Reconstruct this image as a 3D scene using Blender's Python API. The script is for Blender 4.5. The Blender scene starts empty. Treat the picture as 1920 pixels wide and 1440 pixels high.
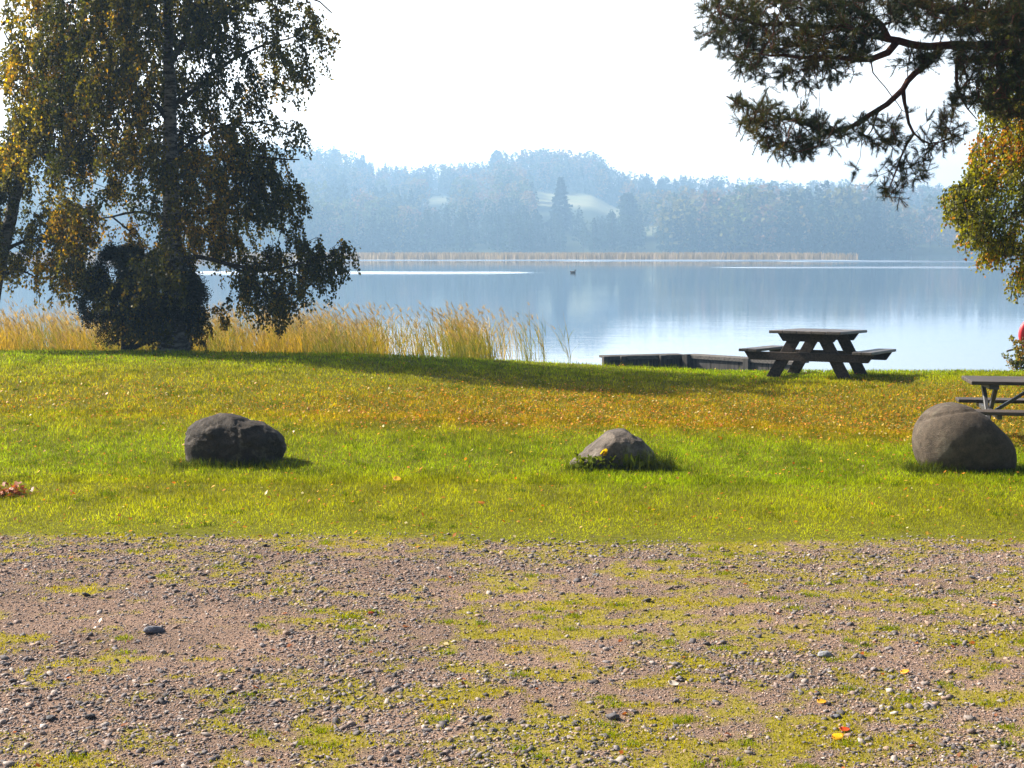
import bpy, bmesh, math, random
import numpy as np
from mathutils import Vector, Matrix

random.seed(7)
RNG = np.random.default_rng(11)
R = math.radians
scene = bpy.context.scene
COL = scene.collection

# ------------------------------------------------------------------ camera
CAM_Z, F, HOR = 2.1, 2667.0, 468.0          # metres, pixels of a 1920 wide frame, horizon row
PITCH = math.atan((720 - HOR) / F)
cam_d = bpy.data.cameras.new('camera')
cam = bpy.data.objects.new('camera', cam_d)
COL.objects.link(cam)
cam.location = (0, 0, CAM_Z)
cam.rotation_euler = (math.pi / 2 - PITCH, 0, 0)
cam_d.sensor_width = 36
cam_d.lens = F / 1920 * 36
cam_d.clip_start, cam_d.clip_end = 0.1, 6000
scene.camera = cam
CP, SP = math.cos(PITCH), math.sin(PITCH)


def at(px, py, Y):
    """World point at depth Y (metres along +Y) that the photograph shows at pixel px, py."""
    u, v = (px - 960) / F, (720 - py) / F
    dy, dz = CP + v * SP, -SP + v * CP
    t = Y / dy
    return np.array([u * t, Y, CAM_Z + dz * t])


def pix(P):
    """Pixel of world points (n,3)."""
    P = np.asarray(P, float)
    d = P - np.array([0, 0, CAM_Z])
    zc = d[..., 1] * CP - d[..., 2] * SP
    yc = d[..., 1] * SP + d[..., 2] * CP
    return 960 + F * d[..., 0] / zc, 720 - F * yc / zc


# ------------------------------------------------------------------ noise
def _h(ix, iy, iz, seed):
    h = (ix.astype(np.int64) * 374761393 + iy.astype(np.int64) * 668265263 + iz.astype(np.int64) * 2147483647 + seed * 974711) & 0xFFFFFFFF
    h = ((h ^ (h >> 13)) * 1274126177) & 0xFFFFFFFF
    h = ((h ^ (h >> 16)) * 2246822519) & 0xFFFFFFFF
    return ((h ^ (h >> 15)) & 0xFFFFFF) / float(0xFFFFFF)


def vnoise(x, y, z=None, seed=0):
    x = np.asarray(x, float); y = np.asarray(y, float)
    z = np.zeros_like(x) if z is None else np.asarray(z, float)
    xi, yi, zi = np.floor(x), np.floor(y), np.floor(z)
    fx, fy, fz = x - xi, y - yi, z - zi
    fx, fy, fz = fx * fx * (3 - 2 * fx), fy * fy * (3 - 2 * fy), fz * fz * (3 - 2 * fz)
    r = 0
    for dx in (0, 1):
        for dy in (0, 1):
            for dz in (0, 1):
                w = (fx if dx else 1 - fx) * (fy if dy else 1 - fy) * (fz if dz else 1 - fz)
                r = r + w * _h(xi + dx, yi + dy, zi + dz, seed)
    return r


def fbm(x, y, z=None, seed=0, octv=4):
    r, a, s = 0, 0.5, 0
    for k in range(octv):
        r = r + a * vnoise(np.asarray(x) * 2 ** k, np.asarray(y) * 2 ** k, None if z is None else np.asarray(z) * 2 ** k, seed + k * 17)
        s += a; a *= 0.5
    return r / s


def sstep(a, b, x):
    t = np.clip((np.asarray(x, float) - a) / (b - a), 0, 1)
    return t * t * (3 - 2 * t)


# ------------------------------------------------------------------ terrain
def shore(x):
    return 24.4 + 0.25 * np.sin(np.asarray(x) * 0.7 + 1.0) * 0.5


def gz(x, y):
    x = np.asarray(x, float); y = np.asarray(y, float)
    crest = np.interp(x, [-30, -9, -6, -2.9, 0.4, 1.8, 4.9, 8.6, 30], [.3, .36, .37, .33, .17, .10, .14, .11, .1])
    dip = -0.21 * sstep(2, 6, x) * sstep(13, 16, y) * (1 - sstep(17, 21, y))
    z = crest * sstep(11.5, 22.5, y) + dip - 0.035 * np.maximum(y - 21.6, 0) * sstep(1.5, 4, x) * (y < 40)
    z = z + 0.03 * (fbm(x * 0.5, y * 0.5, seed=3, octv=3) - .5) * sstep(4, 9, y)
    bank = np.maximum(y - shore(x), 0)
    z = z - 0.30 * bank - 0.12 * np.minimum(bank, 1) ** 2
    z = np.maximum(z, -1.8)
    far = far_h(x, y)
    return np.where(y > 200, far, z)


RIDGE_PX = [-400, 0, 300, 560, 640, 690, 760, 830, 900, 940, 1000, 1110, 1150, 1200, 1300, 1400, 1500, 1600, 1750, 1920, 2300]
RIDGE_PY = [325, 320, 318, 330, 325, 350, 362, 357, 352, 338, 334, 340, 368, 378, 380, 385, 390, 393, 393, 390, 385]


def far_h(x, y):
    px = 960 + F * x / np.maximum(y, 1)
    s = 790 + 90 * sstep(1560, 1720, px) + 5 * np.sin(x * 0.03)
    top = np.interp(px, RIDGE_PX, RIDGE_PY)
    ridge = CAM_Z + (HOR - top) / F * 1350
    t = (y - s) / (1350 - s)
    prof = np.where(t < 0, np.maximum(t * 60, -2.0) - 0.6,
                    -0.6 + (ridge + 0.6) * (0.30 * sstep(0, 0.30, t) + 0.70 * sstep(0.18, 1.0, t)))
    prof = prof - np.maximum(y - 1368, 0) * 0.03
    return np.maximum(prof, -2.6)


WATER = -0.6
# clearings on the far hillside: bearing (as a pixel column) and distance
FIELDS = [(1005, 1165, 1051, 1129), (800, 845, 1123, 1166), (730, 775, 1127, 1156), (1207, 1236, 922, 1001)]


def edge_y(x):
    x = np.asarray(x, float)
    return 10.16 - 0.028 * x + 0.42 * (fbm(x * 0.9, x * 0 + 3.3, seed=5, octv=5) - .5)


def moss_mask(x, y):
    """0..1: how much moss and short weed grows on the gravel here."""
    e = edge_y(x)
    big = fbm(x * 0.55 + 3.1, y * 0.75, seed=21, octv=2)
    mid = fbm(x * 1.9, y * 2.3, seed=22, octv=3)
    fine = fbm(x * 8.5, y * 9.5, seed=23, octv=3)
    bias = 0.045 * sstep(-2.0, 1.6, x) - 0.03 * sstep(-0.4, -1.6, x) * sstep(9.6, 8.4, y)
    bias = bias + 0.05 * np.exp(-((y - 7.6) / 0.55) ** 2) * sstep(-1.5, 0, x) + 0.05 * np.exp(-((y - 5.7) / 0.25) ** 2)
    bias = bias + 0.10 * np.exp(-((y - e) / 0.45) ** 2)
    v = 0.14 * big + 0.26 * mid + 0.60 * fine + bias
    m = sstep(0.485, 0.65, v)
    near = sstep(-0.10, 0.25, y - e + 1.5 * (fine - .5))
    return np.maximum(m, near)


# ------------------------------------------------------------------ mesh helpers
def mesh_np(name, V, F_, mats, col=None, smooth=False, mat_idx=None):
    V = np.ascontiguousarray(V, np.float32)
    me = bpy.data.meshes.new(name)
    groups = F_ if isinstance(F_, list) else [F_]
    groups = [np.asarray(g, np.int32) for g in groups if len(g)]
    loops = np.concatenate([g.ravel() for g in groups])
    sizes = np.concatenate([np.full(len(g), g.shape[1], np.int32) for g in groups])
    starts = np.concatenate([[0], np.cumsum(sizes)[:-1]]).astype(np.int32)
    me.vertices.add(len(V)); me.vertices.foreach_set('co', V.ravel())
    me.loops.add(len(loops)); me.loops.foreach_set('vertex_index', loops)
    me.polygons.add(len(sizes)); me.polygons.foreach_set('loop_start', starts)
    me.update(calc_edges=True)
    if smooth:
        me.polygons.foreach_set('use_smooth', np.ones(len(sizes), bool))
    for m in (mats if isinstance(mats, (list, tuple)) else [mats]):
        me.materials.append(m)
    if mat_idx is not None:
        me.polygons.foreach_set('material_index', np.asarray(mat_idx, np.int32))
    if col is not None:
        a = me.attributes.new('tint', 'FLOAT_COLOR', 'POINT')
        c = np.ones((len(V), 4), np.float32); c[:, :col.shape[1]] = col
        a.data.foreach_set('color', c.ravel())
    me.update()
    return me


def link(name, me, parent=None, label=None, cat=None, group=None, kind=None, loc=None):
    o = bpy.data.objects.new(name, me)
    COL.objects.link(o)
    if parent is not None:
        o.parent = parent
    if loc is not None:
        o.location = loc
    if label: o['label'] = label
    if cat: o['category'] = cat
    if group: o['group'] = group
    if kind: o['kind'] = kind
    return o


def thing(name, label, cat, loc=(0, 0, 0), rz=0, group=None):
    o = bpy.data.objects.new(name, None)
    COL.objects.link(o)
    o.location = loc; o.rotation_euler = (0, 0, rz)
    o.empty_display_size = 0.2
    o['label'] = label; o['category'] = cat
    if group: o['group'] = group
    return o


# ------------------------------------------------------------------ materials
def nt(name):
    m = bpy.data.materials.new(name); m.use_nodes = True
    t = m.node_tree; t.nodes.clear()
    out = t.nodes.new('ShaderNodeOutputMaterial')
    return m, t, out


def N(t, kind, **kw):
    n = t.nodes.new(kind)
    for k, v in kw.items():
        if k in n.inputs: n.inputs[k].default_value = v
        else: setattr(n, k, v)
    return n


def ramp(t, fac, stops):
    r = t.nodes.new('ShaderNodeValToRGB')
    e = r.color_ramp.elements
    while len(e) < len(stops): e.new(0.5)
    for i, (p, c) in enumerate(stops):
        e[i].position = p; e[i].color = (*c, 1)
    t.links.new(fac, r.inputs[0])
    return r.outputs[0]


def mixc(t, fac, a, b, mode='MIX'):
    n = t.nodes.new('ShaderNodeMix'); n.data_type = 'RGBA'; n.blend_type = mode
    for s, v in ((n.inputs[0], fac), (n.inputs[6], a), (n.inputs[7], b)):
        if isinstance(v, (int, float)): s.default_value = v
        elif isinstance(v, tuple): s.default_value = (*v, 1)
        else: t.links.new(v, s)
    return n.outputs[2]


def noise(t, vec, scale, detail=4, rough=0.55):
    n = N(t, 'ShaderNodeTexNoise', Scale=scale, Detail=detail, Roughness=rough)
    if vec is not None: t.links.new(vec, n.inputs['Vector'])
    return n.outputs['Fac']


def leaf_mat(name, trans=0.5, gloss=0.06, rough=0.45, tgain=(1.25, 1.2, 0.6)):
    """Thin leaf: colour from the tint attribute, light comes through from behind."""
    m, t, out = nt(name)
    a = N(t, 'ShaderNodeAttribute', attribute_name='tint')
    d = N(t, 'ShaderNodeBsdfDiffuse'); tr = N(t, 'ShaderNodeBsdfTranslucent')
    t.links.new(a.outputs['Color'], d.inputs['Color'])
    t.links.new(mixc(t, 1.0, a.outputs['Color'], tgain, 'MULTIPLY'), tr.inputs['Color'])
    mx = N(t, 'ShaderNodeMixShader', Fac=trans)
    t.links.new(d.outputs[0], mx.inputs[1]); t.links.new(tr.outputs[0], mx.inputs[2])
    g = N(t, 'ShaderNodeBsdfGlossy', Roughness=rough)
    g.inputs['Color'].default_value = (.9, .9, .9, 1)
    mx2 = N(t, 'ShaderNodeMixShader', Fac=gloss)
    t.links.new(mx.outputs[0], mx2.inputs[1]); t.links.new(g.outputs[0], mx2.inputs[2])
    t.links.new(mx2.outputs[0], out.inputs[0])
    return m


def tint_mat(name, rough=0.85, bump_scale=0, bump=0.3, vary=0.25, nscale=60):
    m, t, out = nt(name)
    a = N(t, 'ShaderNodeAttribute', attribute_name='tint')
    g = N(t, 'ShaderNodeNewGeometry')
    nz = noise(t, g.outputs['Position'], nscale, 3)
    c = mixc(t, vary, a.outputs['Color'], ramp(t, nz, [(0.3, (.25, .25, .25)), (0.7, (1.5, 1.5, 1.5))]), 'MULTIPLY')
    p = N(t, 'ShaderNodeBsdfPrincipled', Roughness=rough)
    p.inputs['Specular IOR Level'].default_value = 0.3
    t.links.new(c, p.inputs['Base Color'])
    if bump_scale:
        b = N(t, 'ShaderNodeBump', Strength=bump, Distance=0.01)
        t.links.new(noise(t, g.outputs['Position'], bump_scale, 4), b.inputs['Height'])
        t.links.new(b.outputs[0], p.inputs['Normal'])
    t.links.new(p.outputs[0], out.inputs[0])
    return m


def wood_mat(name, dark, light, scale=(3, 40, 40), rough=0.75, spec=0.3):
    m, t, out = nt(name)
    tc = N(t, 'ShaderNodeTexCoord'); mp = N(t, 'ShaderNodeMapping')
    mp.inputs['Scale'].default_value = scale
    t.links.new(tc.outputs['Object'], mp.inputs[0])
    n1 = noise(t, mp.outputs[0], 1.0, 6, 0.6)
    n2 = noise(t, tc.outputs['Object'], 2.2, 4, 0.6)
    c = ramp(t, n1, [(0.3, dark), (0.72, light)])
    c = mixc(t, 0.55, c, ramp(t, n2, [(0.35, (.45, .45, .42)), (0.65, (1.15, 1.12, 1.1))]), 'MULTIPLY')
    p = N(t, 'ShaderNodeBsdfPrincipled', Roughness=rough)
    p.inputs['Specular IOR Level'].default_value = spec
    t.links.new(c, p.inputs['Base Color'])
    b = N(t, 'ShaderNodeBump', Strength=0.5, Distance=0.004)
    t.links.new(n1, b.inputs['Height']); t.links.new(b.outputs[0], p.inputs['Normal'])
    t.links.new(p.outputs[0], out.inputs[0])
    return m


def bark_birch():
    m, t, out = nt('birch_bark')
    tc = N(t, 'ShaderNodeTexCoord'); mp = N(t, 'ShaderNodeMapping')
    mp.inputs['Scale'].default_value = (3, 3, 9)
    t.links.new(tc.outputs['Object'], mp.inputs[0])
    n1 = noise(t, mp.outputs[0], 1.6, 6, 0.7)
    a = N(t, 'ShaderNodeAttribute', attribute_name='tint')      # r: thickness of the limb, g: height
    dark = (0.035, 0.028, 0.022)
    white = ramp(t, n1, [(0.46, dark), (0.56, (0.17, 0.155, 0.14)), (0.78, (0.30, 0.28, 0.25))])
    sep = N(t, 'ShaderNodeSeparateColor'); t.links.new(a.outputs['Color'], sep.inputs[0])
    c = mixc(t, sep.outputs[0], dark, white)
    p = N(t, 'ShaderNodeBsdfPrincipled', Roughness=0.9)
    p.inputs['Specular IOR Level'].default_value = 0.15
    t.links.new(c, p.inputs['Base Color'])
    b = N(t, 'ShaderNodeBump', Strength=0.7, Distance=0.03)
    t.links.new(n1, b.inputs['Height']); t.links.new(b.outputs[0], p.inputs['Normal'])
    t.links.new(p.outputs[0], out.inputs[0])
    return m


def bark_pine():
    m, t, out = nt('pine_bark')
    tc = N(t, 'ShaderNodeTexCoord')
    n1 = noise(t, tc.outputs['Object'], 22, 6, 0.65)
    c = ramp(t, n1, [(0.3, (0.028, 0.013, 0.009)), (0.6, (0.085, 0.034, 0.02)), (0.8, (0.15, 0.06, 0.035))])
    p = N(t, 'ShaderNodeBsdfPrincipled', Roughness=0.9)
    p.inputs['Specular IOR Level'].default_value = 0.15
    t.links.new(c, p.inputs['Base Color'])
    b = N(t, 'ShaderNodeBump', Strength=0.8, Distance=0.02)
    t.links.new(n1, b.inputs['Height']); t.links.new(b.outputs[0], p.inputs['Normal'])
    t.links.new(p.outputs[0], out.inputs[0])
    return m


def stone_mat(name, base, spots, lichen=None, nscale=9):
    m, t, out = nt(name)
    tc = N(t, 'ShaderNodeTexCoord')
    n1 = noise(t, tc.outputs['Object'], nscale, 8, 0.7)
    n2 = noise(t, tc.outputs['Object'], nscale * 9, 3, 0.6)
    c = ramp(t, n1, [(0.3, tuple(v * 0.45 for v in base)), (0.55, base), (0.8, tuple(v * 1.7 for v in base))])
    c = mixc(t, 0.6, c, ramp(t, n2, [(0.35, (.5, .5, .5)), (0.6, (1.15, 1.13, 1.1))]), 'MULTIPLY')
    if lichen:
        n3 = noise(t, tc.outputs['Object'], 4.5, 6, 0.7)
        c = mixc(t, ramp(t, n3, [(0.56, (0, 0, 0)), (0.66, (.7, .7, .7))]), c, lichen)
    p = N(t, 'ShaderNodeBsdfPrincipled', Roughness=0.8)
    p.inputs['Specular IOR Level'].default_value = 0.25
    t.links.new(c, p.inputs['Base Color'])
    b = N(t, 'ShaderNodeBump', Strength=0.9, Distance=0.035)
    t.links.new(mixc(t, 0.35, n1, n2), b.inputs['Height']); t.links.new(b.outputs[0], p.inputs['Normal'])
    t.links.new(p.outputs[0], out.inputs[0])
    return m


def ground_mat():
    m, t, out = nt('ground_surface')
    a = N(t, 'ShaderNodeAttribute', attribute_name='tint')   # r gravel, g moss/grass, b far land
    sep = N(t, 'ShaderNodeSeparateColor'); t.links.new(a.outputs['Color'], sep.inputs[0])
    g = N(t, 'ShaderNodeNewGeometry'); pos = g.outputs['Position']
    big = noise(t, pos, 1.1, 3)
    grit = noise(t, pos, 55, 5, 0.7)
    grit2 = noise(t, pos, 160, 3, 0.7)
    gc = ramp(t, big, [(0.35, (0.165, 0.115, 0.086)), (0.65, (0.245, 0.166, 0.124))])
    gc = mixc(t, 0.75, gc, ramp(t, grit, [(0.3, (.30, .30, .33)), (0.5, (.9, .88, .86)), (0.72, (1.5, 1.45, 1.4))]), 'MULTIPLY')
    gc = mixc(t, 0.5, gc, ramp(t, grit2, [(0.35, (.4, .4, .42)), (0.6, (1.3, 1.28, 1.25))]), 'MULTIPLY')
    moss = ramp(t, noise(t, pos, 26, 4, 0.7), [(0.3, (0.09, 0.075, 0.008)), (0.5, (0.24, 0.205, 0.008)), (0.75, (0.36, 0.32, 0.012))])
    lawn = ramp(t, noise(t, pos, 18, 5, 0.7), [(0.3, (0.055, 0.040, 0.008)), (0.55, (0.105, 0.11, 0.008)), (0.8, (0.17, 0.14, 0.012))])
    mf = N(t, 'ShaderNodeMath', operation='MULTIPLY'); t.links.new(sep.outputs[1], mf.inputs[0]); mf.inputs[1].default_value = 0.6
    c = mixc(t, mf.outputs[0], gc, moss)
    c = mixc(t, sep.outputs[0], lawn, c)
    field = ramp(t, noise(t, pos, 0.05, 3), [(0.35, (0.20, 0.21, 0.10)), (0.65, (0.27, 0.25, 0.13))])
    sx = N(t, 'ShaderNodeSeparateXYZ'); t.links.new(pos, sx.inputs[0])
    mt = N(t, 'ShaderNodeMath', operation='GREATER_THAN'); t.links.new(sx.outputs[1], mt.inputs[0]); mt.inputs[1].default_value = 200
    c = mixc(t, mt.outputs[0], c, (0.045, 0.055, 0.025))
    c = mixc(t, sep.outputs[2], c, field)
    p = N(t, 'ShaderNodeBsdfPrincipled', Roughness=0.95)
    p.inputs['Specular IOR Level'].default_value = 0.06
    t.links.new(c, p.inputs['Base Color'])
    b = N(t, 'ShaderNodeBump', Strength=0.9, Distance=0.012)
    t.links.new(mixc(t, 0.35, grit, grit2), b.inputs['Height']); t.links.new(b.outputs[0], p.inputs['Normal'])
    t.links.new(p.outputs[0], out.inputs[0])
    return m


def water_mat():
    m, t, out = nt('lake_water')
    g = N(t, 'ShaderNodeNewGeometry')
    mp = N(t, 'ShaderNodeMapping'); mp.inputs['Scale'].default_value = (0.35, 1.0, 1.0)
    t.links.new(g.outputs['Position'], mp.inputs[0])
    n1 = noise(t, mp.outputs[0], 1.6, 4, 0.6)
    mp2 = N(t, 'ShaderNodeMapping'); mp2.inputs['Scale'].default_value = (0.012, 0.045, 1.0)
    t.links.new(g.outputs['Position'], mp2.inputs[0])
    n2 = noise(t, mp2.outputs[0], 1.0, 3, 0.5)
    amp = ramp(t, n2, [(0.40, (.25, .25, .25)), (0.70, (1, 1, 1))])
    h = mixc(t, 1.0, n1, amp, 'MULTIPLY')
    b = N(t, 'ShaderNodeBump', Strength=0.14, Distance=0.05)
    t.links.new(h, b.inputs['Height'])
    p = N(t, 'ShaderNodeBsdfPrincipled', Roughness=0.03, IOR=1.33)
    p.inputs['Base Color'].default_value = (0.05, 0.09, 0.14, 1)
    t.links.new(b.outputs[0], p.inputs['Normal'])
    t.links.new(p.outputs[0], out.inputs[0])
    return m


M = dict(
    ground=ground_mat(), water=water_mat(), birch=bark_birch(), pine=bark_pine(),
    leaf=leaf_mat('birch_leaf', 0.55, 0.015), needle=leaf_mat('pine_needle', 0.30, 0.02, 0.4, (1.3, 1.2, .7)),
    grass=leaf_mat('grass_blade', 0.5, 0.003, 0.4, (1.35, 1.25, 0.5)), reed=leaf_mat('reed_stalk', 0.5, 0.012, 0.5, (1.35, 1.2, .6)),
    dead=leaf_mat('fallen_leaf', 0.35, 0.03, 0.4, (1.3, 1.1, .6)),
    stones=tint_mat('gravel_stone', 0.8, 90, 0.4, 0.5, 90),
    forest=leaf_mat('far_foliage', 0.25, 0.0, 0.5, (1.2, 1.1, .7)),
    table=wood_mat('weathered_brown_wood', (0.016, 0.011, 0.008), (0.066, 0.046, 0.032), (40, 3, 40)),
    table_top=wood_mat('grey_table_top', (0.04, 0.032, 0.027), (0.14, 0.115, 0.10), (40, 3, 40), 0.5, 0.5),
    slat=wood_mat('dark_slat_wood', (0.025, 0.018, 0.013), (0.095, 0.07, 0.052), (3, 40, 40), 0.6, 0.4),
    steel=wood_mat('dark_grey_steel', (0.035, 0.036, 0.04), (0.075, 0.075, 0.08), (5, 5, 5), 0.45, 0.5),
    pier=wood_mat('pier_timber', (0.02, 0.019, 0.018), (0.085, 0.078, 0.07), (30, 30, 3), 0.85),
    pier_top=wood_mat('pier_cap', (0.04, 0.036, 0.033), (0.15, 0.135, 0.12), (3, 30, 30), 0.8),
    rock_dark=stone_mat('dark_granite', (0.036, 0.026, 0.018), None, (0.11, 0.088, 0.062), 7),
    rock_grey=stone_mat('grey_gneiss', (0.105, 0.084, 0.067), None, (0.19, 0.17, 0.135), 6),
    rock_tan=stone_mat('smooth_tan_granite', (0.092, 0.069, 0.049), None, (0.13, 0.11, 0.078), 14),
)


def plain(name, c, rough=0.5):
    m, t, out = nt(name)
    g = N(t, 'ShaderNodeNewGeometry')
    p = N(t, 'ShaderNodeBsdfPrincipled', Roughness=rough)
    t.links.new(mixc(t, 0.25, c, ramp(t, noise(t, g.outputs['Position'], 14, 3), [(0.3, (.5, .5, .5)), (0.7, (1.3, 1.3, 1.3))]), 'MULTIPLY'), p.inputs['Base Color'])
    t.links.new(p.outputs[0], out.inputs[0])
    return m


M['red'] = plain('red_paint', (0.55, 0.02, 0.03))
M['duck'] = plain('duck_feather', (0.05, 0.04, 0.03), 0.8)

# ------------------------------------------------------------------ ground, lake
def axis(lo, a, b, hi, step, grow=1.18):
    mid = list(np.arange(a, b + 1e-6, step))
    s, v, up = step, b, []
    while v < hi:
        s *= grow; v += min(s, 20); up.append(v)
    s, v, dn = step, a, []
    while v > lo:
        s *= grow; v -= min(s, 20); dn.append(v)
    return np.array(dn[::-1] + mid + up)


xs = axis(-1150, -4.6, 4.6, 1150, 0.06, 1.10)
ys = axis(-60, 5.4, 10.9, 1750, 0.05, 1.06)
X, Y = np.meshgrid(xs, ys)
Z = gz(X, Y)
V = np.stack([X, Y, Z], -1).reshape(-1, 3)
nx, ny = len(xs), len(ys)
idx = np.arange(nx * ny).reshape(ny, nx)
Fq = np.stack([idx[:-1, :-1], idx[:-1, 1:], idx[1:, 1:], idx[1:, :-1]], -1).reshape(-1, 4)
xf, yf = V[:, 0], V[:, 1]
gravel = 1 - sstep(-0.02, 0.12, yf - edge_y(xf))
moss = moss_mask(xf, yf)
fpx = 960 + F * xf / np.maximum(yf, 1)
farland = np.zeros(len(xf))
for fa, fb_, fc_, fd in FIELDS:
    farland = np.maximum(farland, sstep(fa - 6, fa + 2, fpx) * sstep(fb_ + 6, fb_ - 2, fpx) * sstep(fc_ - 10, fc_ + 4, yf) * sstep(fd + 10, fd - 4, yf))
tint = np.stack([gravel, moss, farland], -1)
link('ground', mesh_np('ground', V, Fq, M['ground'], tint, smooth=True), kind='structure')

lx = axis(-1150, -12, 12, 1150, 2.0, 1.25); ly = axis(24.6, 26, 60, 940, 2.0, 1.2)
ly = np.concatenate([[24.9], ly[ly > 25.2]])
LX, LY = np.meshgrid(lx, ly)
idx = np.arange(LX.size).reshape(LX.shape)
Fq = np.stack([idx[:-1, :-1], idx[:-1, 1:], idx[1:, 1:], idx[1:, :-1]], -1).reshape(-1, 4)
link('lake', mesh_np('lake', np.stack([LX, LY, np.full(LX.shape, WATER)], -1).reshape(-1, 3), Fq, M['water'], smooth=True), kind='structure')

# ripples left behind the duck: low ridges of water
RV, RF = [], []
def ridge(x0, x1, y0, y1, h, w):
    n = 40
    t = np.linspace(0, 1, n)
    x = x0 + (x1 - x0) * t; y = y0 + (y1 - y0) * t + 0.5 * (fbm(t * 9, t * 0, seed=int(abs(x0) * 7)) - .5)
    hh = h * np.minimum(1, np.minimum(t, 1 - t) * 8) * (0.6 + 0.8 * fbm(t * 6, t * 0 + 5, seed=int(abs(y0)))) + 0.002
    b = len(RV) * 0 + sum(len(a) for a in RV)
    prof = [(-w, 0.0), (-w * 0.4, 0.55), (0.0, 1.0), (w, 0.0)]
    P = np.stack([np.stack([x, y + o, WATER + 0.004 + hh * k - (0.006 if k == 0 else 0)], -1) for o, k in prof], 1)
    RV.append(P.reshape(-1, 3))
    i = np.arange(n - 1)[:, None] * 4 + np.arange(3)[None]
    RF.append(np.stack([i, i + 4, i + 5, i + 1], -1).reshape(-1, 4) + b)
for k in range(7):
    ridge(-42, 3.5 + 0.5 * k * 0.4, 158 + k * 2.6, 166 + k * 0.6, 0.085, 0.8)
for x0, x1, y in ((30, 110, 215), (60, 130, 320), (10, 100, 335), (-60, 60, 352), (-60, 90, 361)):
    for k in range(2):
        ridge(x0, x1, y + k * y * 0.012, y + k * y * 0.012 + 0.5, 0.05 * y / 150 + 0.01, 0.6)
link('water_ripples', mesh_np('water_ripples', np.concatenate(RV), np.concatenate(RF), M['water'], smooth=True), kind='stuff',
     label='pale streaks of ripples across the calm lake', cat='ripples')


# ------------------------------------------------------------------ scattered blades
def blades(P, H, W, col, lean=0.5, az=None, lean_az=None, tipcol=None, curve=0.6, seg=2):
    """Bent tapering blades at points P. Returns verts, [quads, tris], colours."""
    n = len(P)
    rng = RNG
    a = rng.uniform(0, 2 * np.pi, n) if az is None else az
    la = rng.uniform(0, 2 * np.pi, n) if lean_az is None else lean_az
    wv = np.stack([np.cos(a), np.sin(a), np.zeros(n)], -1) * (W * 0.5)[:, None]
    ld = np.stack([np.cos(la), np.sin(la), np.zeros(n)], -1)
    L = (np.abs(rng.normal(0, 1, n)) * lean if np.isscalar(lean) else lean)
    verts = []
    for k in range(seg + 1):
        t = k / seg
        off = ld * (H * L * (t ** (1 + curve)))[:, None]
        up = np.stack([np.zeros(n), np.zeros(n), H * t * (1 - 0.25 * np.minimum(L, 1.5) * t)], -1)
        c = P + off + up
        if k < seg:
            w = wv * (1 - 0.55 * t)
            verts += [c - w, c + w]
        else:
            verts.append(c)
    nv = 2 * seg + 1
    V = np.stack(verts, 1).reshape(-1, 3)
    b = (np.arange(n) * nv)[:, None]
    quads = [np.concatenate([b + 2 * k, b + 2 * k + 1, b + 2 * k + 3, b + 2 * k + 2], 1) for k in range(seg - 1)]
    tris = np.concatenate([b + 2 * seg - 2, b + 2 * seg - 1, b + 2 * seg], 1)
    C = np.repeat(col[:, None, :], nv, 1)
    if tipcol is not None:
        for j in range(nv):
            t = (j // 2) / seg
            C[:, j] = col * (1 - t) + tipcol * t
    return V, ([np.concatenate(quads)] if quads else []) + [tris], C.reshape(-1, 3)


def scatter(n, y0, y1, margin=0.6, pw=1.0):
    """Random ground points over the strip between two depths, a bit wider than the view."""
    u = RNG.random(n)
    y = (y0 ** pw + (y1 ** pw - y0 ** pw) * u) ** (1 / pw)
    hw = 0.362 * y + margin
    return RNG.uniform(-1, 1, n) * hw, y


def leafband(x, y):
    """0..1 density of the orange litter band across the middle of the lawn."""
    b = np.exp(-((y - 18.2 - 0.10 * x) / 1.9) ** 2) * (0.45 + 0.55 * sstep(-4, 1.5, x))
    b = b + 0.55 * np.exp(-((y - 16.8) / 0.8) ** 2) * sstep(-5, 1, x)
    return np.clip(b * (0.55 + 0.9 * fbm(x * .9, y * .9, seed=31)), 0, 1)


def lawn_col(x, y):
    n = len(x)
    lush = np.array([0.19, 0.30, 0.001]); yel = np.array([0.335, 0.365, 0.001]); olive = np.array([0.235, 0.215, 0.001]); brown = np.array([0.30, 0.135, 0.002])
    p1 = fbm(x * 0.55, y * 0.35, seed=41, octv=3); p2 = fbm(x * 2.2, y * 1.2, seed=42, octv=3)
    w_l = np.exp(-((y - 14.3) / 1.6) ** 2) * (0.6 + 0.8 * sstep(-2.5, 1.5, x)) + 0.9 * np.exp(-((y - 23.6) / 1.6) ** 2) + 0.25
    w_l = w_l * (0.3 + 1.4 * p1)
    w_y = 1.1 * np.exp(-((y - 10.6) / 0.9) ** 2) + 0.22 + 0.35 * p2
    w_o = 0.65 * np.exp(-((y - 19) / 3.4) ** 2) + 0.35 * (1 - p1) + 0.5 * np.exp(-((y - 12.4 ) / 0.8) ** 2) * sstep(1, -2, x)
    w_b = 0.8 * leafband(x, y) + 0.06
    W = np.stack([w_l, w_y, w_o, w_b], -1) ** 1.6
    W /= W.sum(1, keepdims=True)
    c = W @ np.stack([lush, yel, olive, brown])
    r = RNG.random(n)
    mot = fbm(x * 4.0, y * 2.2, seed=45, octv=3)[:, None]
    c = c * (0.35 + 1.15 * RNG.random((n, 1)) ** 1.2) * (0.35 + 1.3 * mot)
    dry = r > 0.94
    c[dry] = np.array([0.36, 0.31, 0.03]) * (0.6 + 0.6 * RNG.random((dry.sum(), 1)))
    return c


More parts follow.
